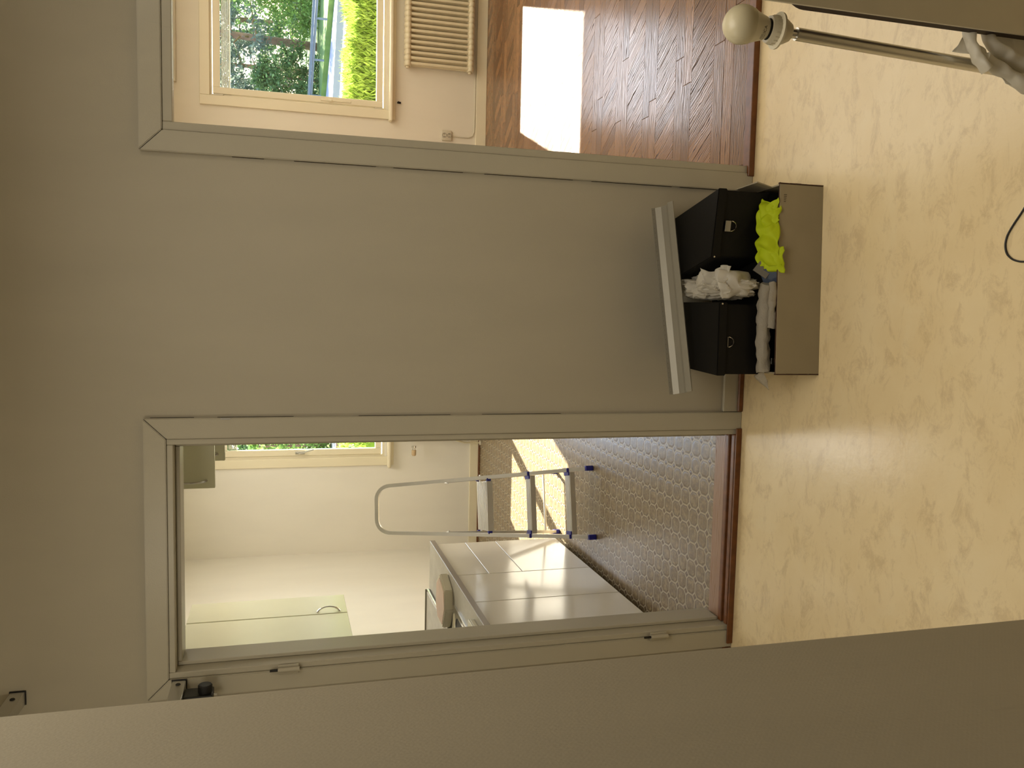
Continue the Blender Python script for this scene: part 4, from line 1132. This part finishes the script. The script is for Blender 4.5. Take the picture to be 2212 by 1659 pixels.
bank = bmesh.new(); prism(bank, [(4.5, 38.1), (4.5, 62), (30, 62), (30, 10), (18, 10), (12.9, 22.6), (7.9, 37.6)], -0.09, 0.12)
struct(finish('bank', bank, 'grass'), 'low grassy bank behind the guard rail')
def leaves(m, pts, size, rnd, aspect=1.0, fan=None):
    for p in pts:
        s = size * rnd.uniform(0.6, 1.3)
        a = V((rnd.gauss(0, 1), rnd.gauss(0, 1), rnd.gauss(0, 1))).normalized()
        if fan is not None: a = (a * 0.5 + fan).normalized()
        b = a.cross(V((rnd.gauss(0, 1), rnd.gauss(0, 1), rnd.gauss(0, 1)))).normalized()
        q = V(p)
        m.faces.new([m.verts.new(q - b * s * 0.5 * aspect), m.verts.new(q + a * s * 1.1), m.verts.new(q + b * s * 0.5 * aspect), m.verts.new(q - a * s * 0.5)])
def tree(loc, h, r, mat, label, kind, n=3200, lean=0.0, seed=1, trunk=0.16, crown0=0.12, leaf=0.2, fork=False):
    rnd = random.Random(seed)
    t = empty('tree', loc); tag(t, label, 'tree', 'trees beyond the road')
    m = bmesh.new()
    tube(m, [(0, 0, -0.1), (lean * h * 0.4, 0, h * 0.45), (lean * h, 0, h)], [trunk, trunk * 0.75, 0.03], 10)
    if fork: tube(m, [(lean * h * 0.1 , 0, h * 0.1), (lean * h * 0.2 + 0.7, 0.1, h * 0.5), (lean * h * 0.3 + 0.8, 0, h * 0.95)], [trunk * 0.7, trunk * 0.5, 0.03], 8)
    for i in range(16):
        z = h * (crown0 + 0.05 + (0.9 - crown0) * i / 16); q = rnd.uniform(0, 2 * PI); L = r * (0.9 - 0.5 * i / 16)
        tube(m, [(lean * z, 0, z), (lean * z + L * 0.6 * math.cos(q), L * 0.6 * math.sin(q), z + 0.25), (lean * z + L * math.cos(q), L * math.sin(q), z + 0.1)], [trunk * 0.3, trunk * 0.15, 0.01], 5)
    finish('trunk', m, 'bark', t, True)
    m = bmesh.new(); pts = []
    clumps = []
    for i in range(46):
        z = h * rnd.uniform(crown0, 1.0); fr = (z / h - crown0) / (1 - crown0)
        rr = r * ((1 - fr) ** 0.7 if kind == 'cone' else math.sin(PI * min(1, fr * 0.85 + 0.18)) ** 0.6)
        q = rnd.uniform(0, 2 * PI); d = rr * math.sqrt(rnd.random())
        clumps.append((V((lean * z + d * math.cos(q), d * math.sin(q), z)), rnd.uniform(0.35, 0.8) * r * 0.4))
    for i in range(n):
        c, s = clumps[rnd.randrange(len(clumps))]
        v = V((rnd.gauss(0, 1), rnd.gauss(0, 1), rnd.gauss(0, 0.6))) * s * 0.6
        p = c + v
        if p.z > 0.1: pts.append(p)
    leaves(m, pts, leaf, rnd, 0.8)
    f = finish('foliage', m, mat, t); f['kind'] = 'stuff'
# x, y, height, radius, ...
TR = [
 ((8.9, 47, -0.1), 11, 2.6, 'leaf_dark', 'dark conifer near the window frame beyond the road', 'cone', 7500, 0.0, 11, 0.2, 0.03, 0.16),
 ((16.6, 48, -0.1), 12, 3.2, 'leaf_mid', 'big leafy tree at the right window edge beyond the road', 'round', 8500, -0.02, 12, 0.24, 0.03, 0.17),
 ((13.7, 55, -0.1), 14, 3.2, 'leaf_grey', 'tall grey green conifer behind the pines', 'cone', 9000, 0.0, 13, 0.2, 0.02, 0.17),
 ((11.75, 40, -0.1), 9, 2.0, 'leaf_grey', 'pine with a bare reddish leaning trunk in mid window', 'cone', 3200, 0.05, 14, 0.19, 0.26, 0.14),
 ((11.3, 42.5, -0.1), 8, 1.8, 'leaf_grey', 'slimmer bare trunked pine beside the reddish one', 'cone', 2600, 0.0, 24, 0.12, 0.28, 0.14),
 ((11.0, 60, -0.1), 15, 3.6, 'leaf_grey', 'hazy far tree in the middle of the window view', 'round', 9000, 0.0, 31, 0.2, 0.02, 0.2),
 ((18.9, 60, -0.1), 15, 3.6, 'leaf_dark', 'hazy far tree at the right edge of the window view', 'round', 7000, 0.0, 32, 0.2, 0.02, 0.2),
 ((9.9, 38.6, -0.1), 2.9, 1.5, 'leaf_mid', 'round green bush under the pines behind the guard rail', 'round', 7000, 0.0, 15, 0.05, 0.03, 0.1),
 ((13.6, 38, -0.1), 3.1, 2.0, 'leaf_light', 'light green bush behind the guard rail near the right window edge', 'round', 8000, 0.0, 16, 0.05, 0.03, 0.1),
 ((6.6, 42, -0.1), 2.6, 1.6, 'leaf_light', 'light green bush behind the guard rail near the window frame', 'round', 5000, 0.0, 17, 0.05, 0.03, 0.11),
 ((-7.6, 40, -0.1), 8, 3.6, 'leaf_mid', 'leafy tree seen through the kitchen window', 'round', 5200, 0.0, 18, 0.25, 0.06, 0.26),
 ((0.5, 46, -0.1), 8, 3.4, 'leaf_mid', 'wide leafy tree beyond the yard behind the kitchen frame', 'round', 3000, 0.0, 19, 0.25, 0.06, 0.3),
 ((-5.0, 31, -0.1), 2.8, 1.8, 'leaf_light', 'light bush seen low in the kitchen window', 'round', 3600, 0.0, 20, 0.06, 0.04, 0.15),
]
for a in TR:
    tree(a[0], a[1], a[2], a[3], a[4], a[5], a[6], a[7], a[8], a[9], a[10], a[11], a[12] if len(a) > 12 else False)

def hedge(x0, x1, y0, y1, h, label, n, seed):
    rnd = random.Random(seed); g = empty('hedge', ((x0 + x1) / 2, (y0 + y1) / 2, -0.1)); tag(g, label, 'hedge')
    O = V(g.location); m = bmesh.new()
    for k2 in range(int((x1 - x0) / 0.5)):
        x = x0 + 0.25 + k2 * 0.5; tube(m, [V((x, (y0 + y1) / 2, -0.1)) - O, V((x, (y0 + y1) / 2, h * 0.9)) - O], [0.03, 0.01], 6)
    box(m, x0 + 0.12 - O.x, x1 - 0.12 - O.x, y0 + 0.14 - O.y, y1 - 0.14 - O.y, 0.1, h - 0.05, 0.05)
    finish('hedge_core', m, 'hedge', g)
    m = bmesh.new(); pts = []
    for i in range(n):
        x = rnd.uniform(x0, x1); top = h + 0.07 * noise.noise(V((x * 1.6, seed, 0))) + 0.05 * noise.noise(V((x * 6, seed, 2)))
        if rnd.random() < 0.5: y = rnd.uniform(y0, y1); z = top - abs(rnd.gauss(0, 0.09)) + 0.05
        else: y = y0 + abs(rnd.gauss(0, 0.06)); z = rnd.uniform(0.35, top)
        pts.append(V((x, y, z)) - O)
    leaves(m, pts, 0.062, rnd, 0.32, V((0, -0.1, 0.75)))
    f = finish('hedge_foliage', m, 'hedge', g); f['kind'] = 'stuff'
hedge(1.6, 4.2, 8.5, 9.2, 0.99, 'bright yellow green clipped hedge just outside the parquet room window', 26000, 4)
hedge(-2.6, 0.6, 9.3, 10.0, 1.0, 'green hedge just outside the kitchen window', 7000, 6)

def rail(name, A, B, z, thick, flat, posts, zpost, label, tilt=0):
    g = empty(name, (A[0], A[1], 0)); tag(g, label, 'fence')
    A3, B3 = V((0, 0, z)), V((B[0] - A[0], B[1] - A[1], z)); d = (B3 - A3).normalized(); s = d.cross(V((0, 0, 1)))
    m = bmesh.new()
    sec = [(-flat / 2, -thick / 2), (-flat / 2, -thick / 6), (flat / 2, 0), (-flat / 2, thick / 6), (-flat / 2, thick / 2), (-flat / 2 - 0.01, thick / 2), (-flat / 2 - 0.01, -thick / 2)] if flat > 0.03 and thick > 0.15 else [(-flat / 2, -thick / 2), (flat / 2, -thick / 2), (flat / 2, thick / 2), (-flat / 2, thick / 2)]
    a = [m.verts.new(A3 + s * x + V((0, 0, y))) for x, y in sec]; b = [m.verts.new(B3 + s * x + V((0, 0, y))) for x, y in sec]
    for i in range(len(sec)): j = (i + 1) % len(sec); m.faces.new((a[i], a[j], b[j], b[i]))
    m.faces.new(a[::-1]); m.faces.new(b); finish('rail', m, 'galv', g)
    for t in posts:
        p = A3.lerp(B3, t); m = bmesh.new(); tube(m, [(p.x, p.y, zpost), (p.x, p.y, z - thick / 2 - 0.001)], min(thick * 0.3, 0.04), 8); finish('post', m, 'galv', g, True)
rail('yard_fence', (2.10, 14.2), (6.1, 9.95), 0.90, 0.10, 0.10, (0.06, 0.395, 0.75), -0.1, 'pale blue grey pipe fence between the hedge and the road')
rail('guard_rail', (7.5, 38.5), (12.6, 23.2), 0.56, 0.19, 0.08, (0.05, 0.2, 0.35, 0.5, 0.65, 0.8), 0.12, 'blue grey steel guard rail on the far side of the road')
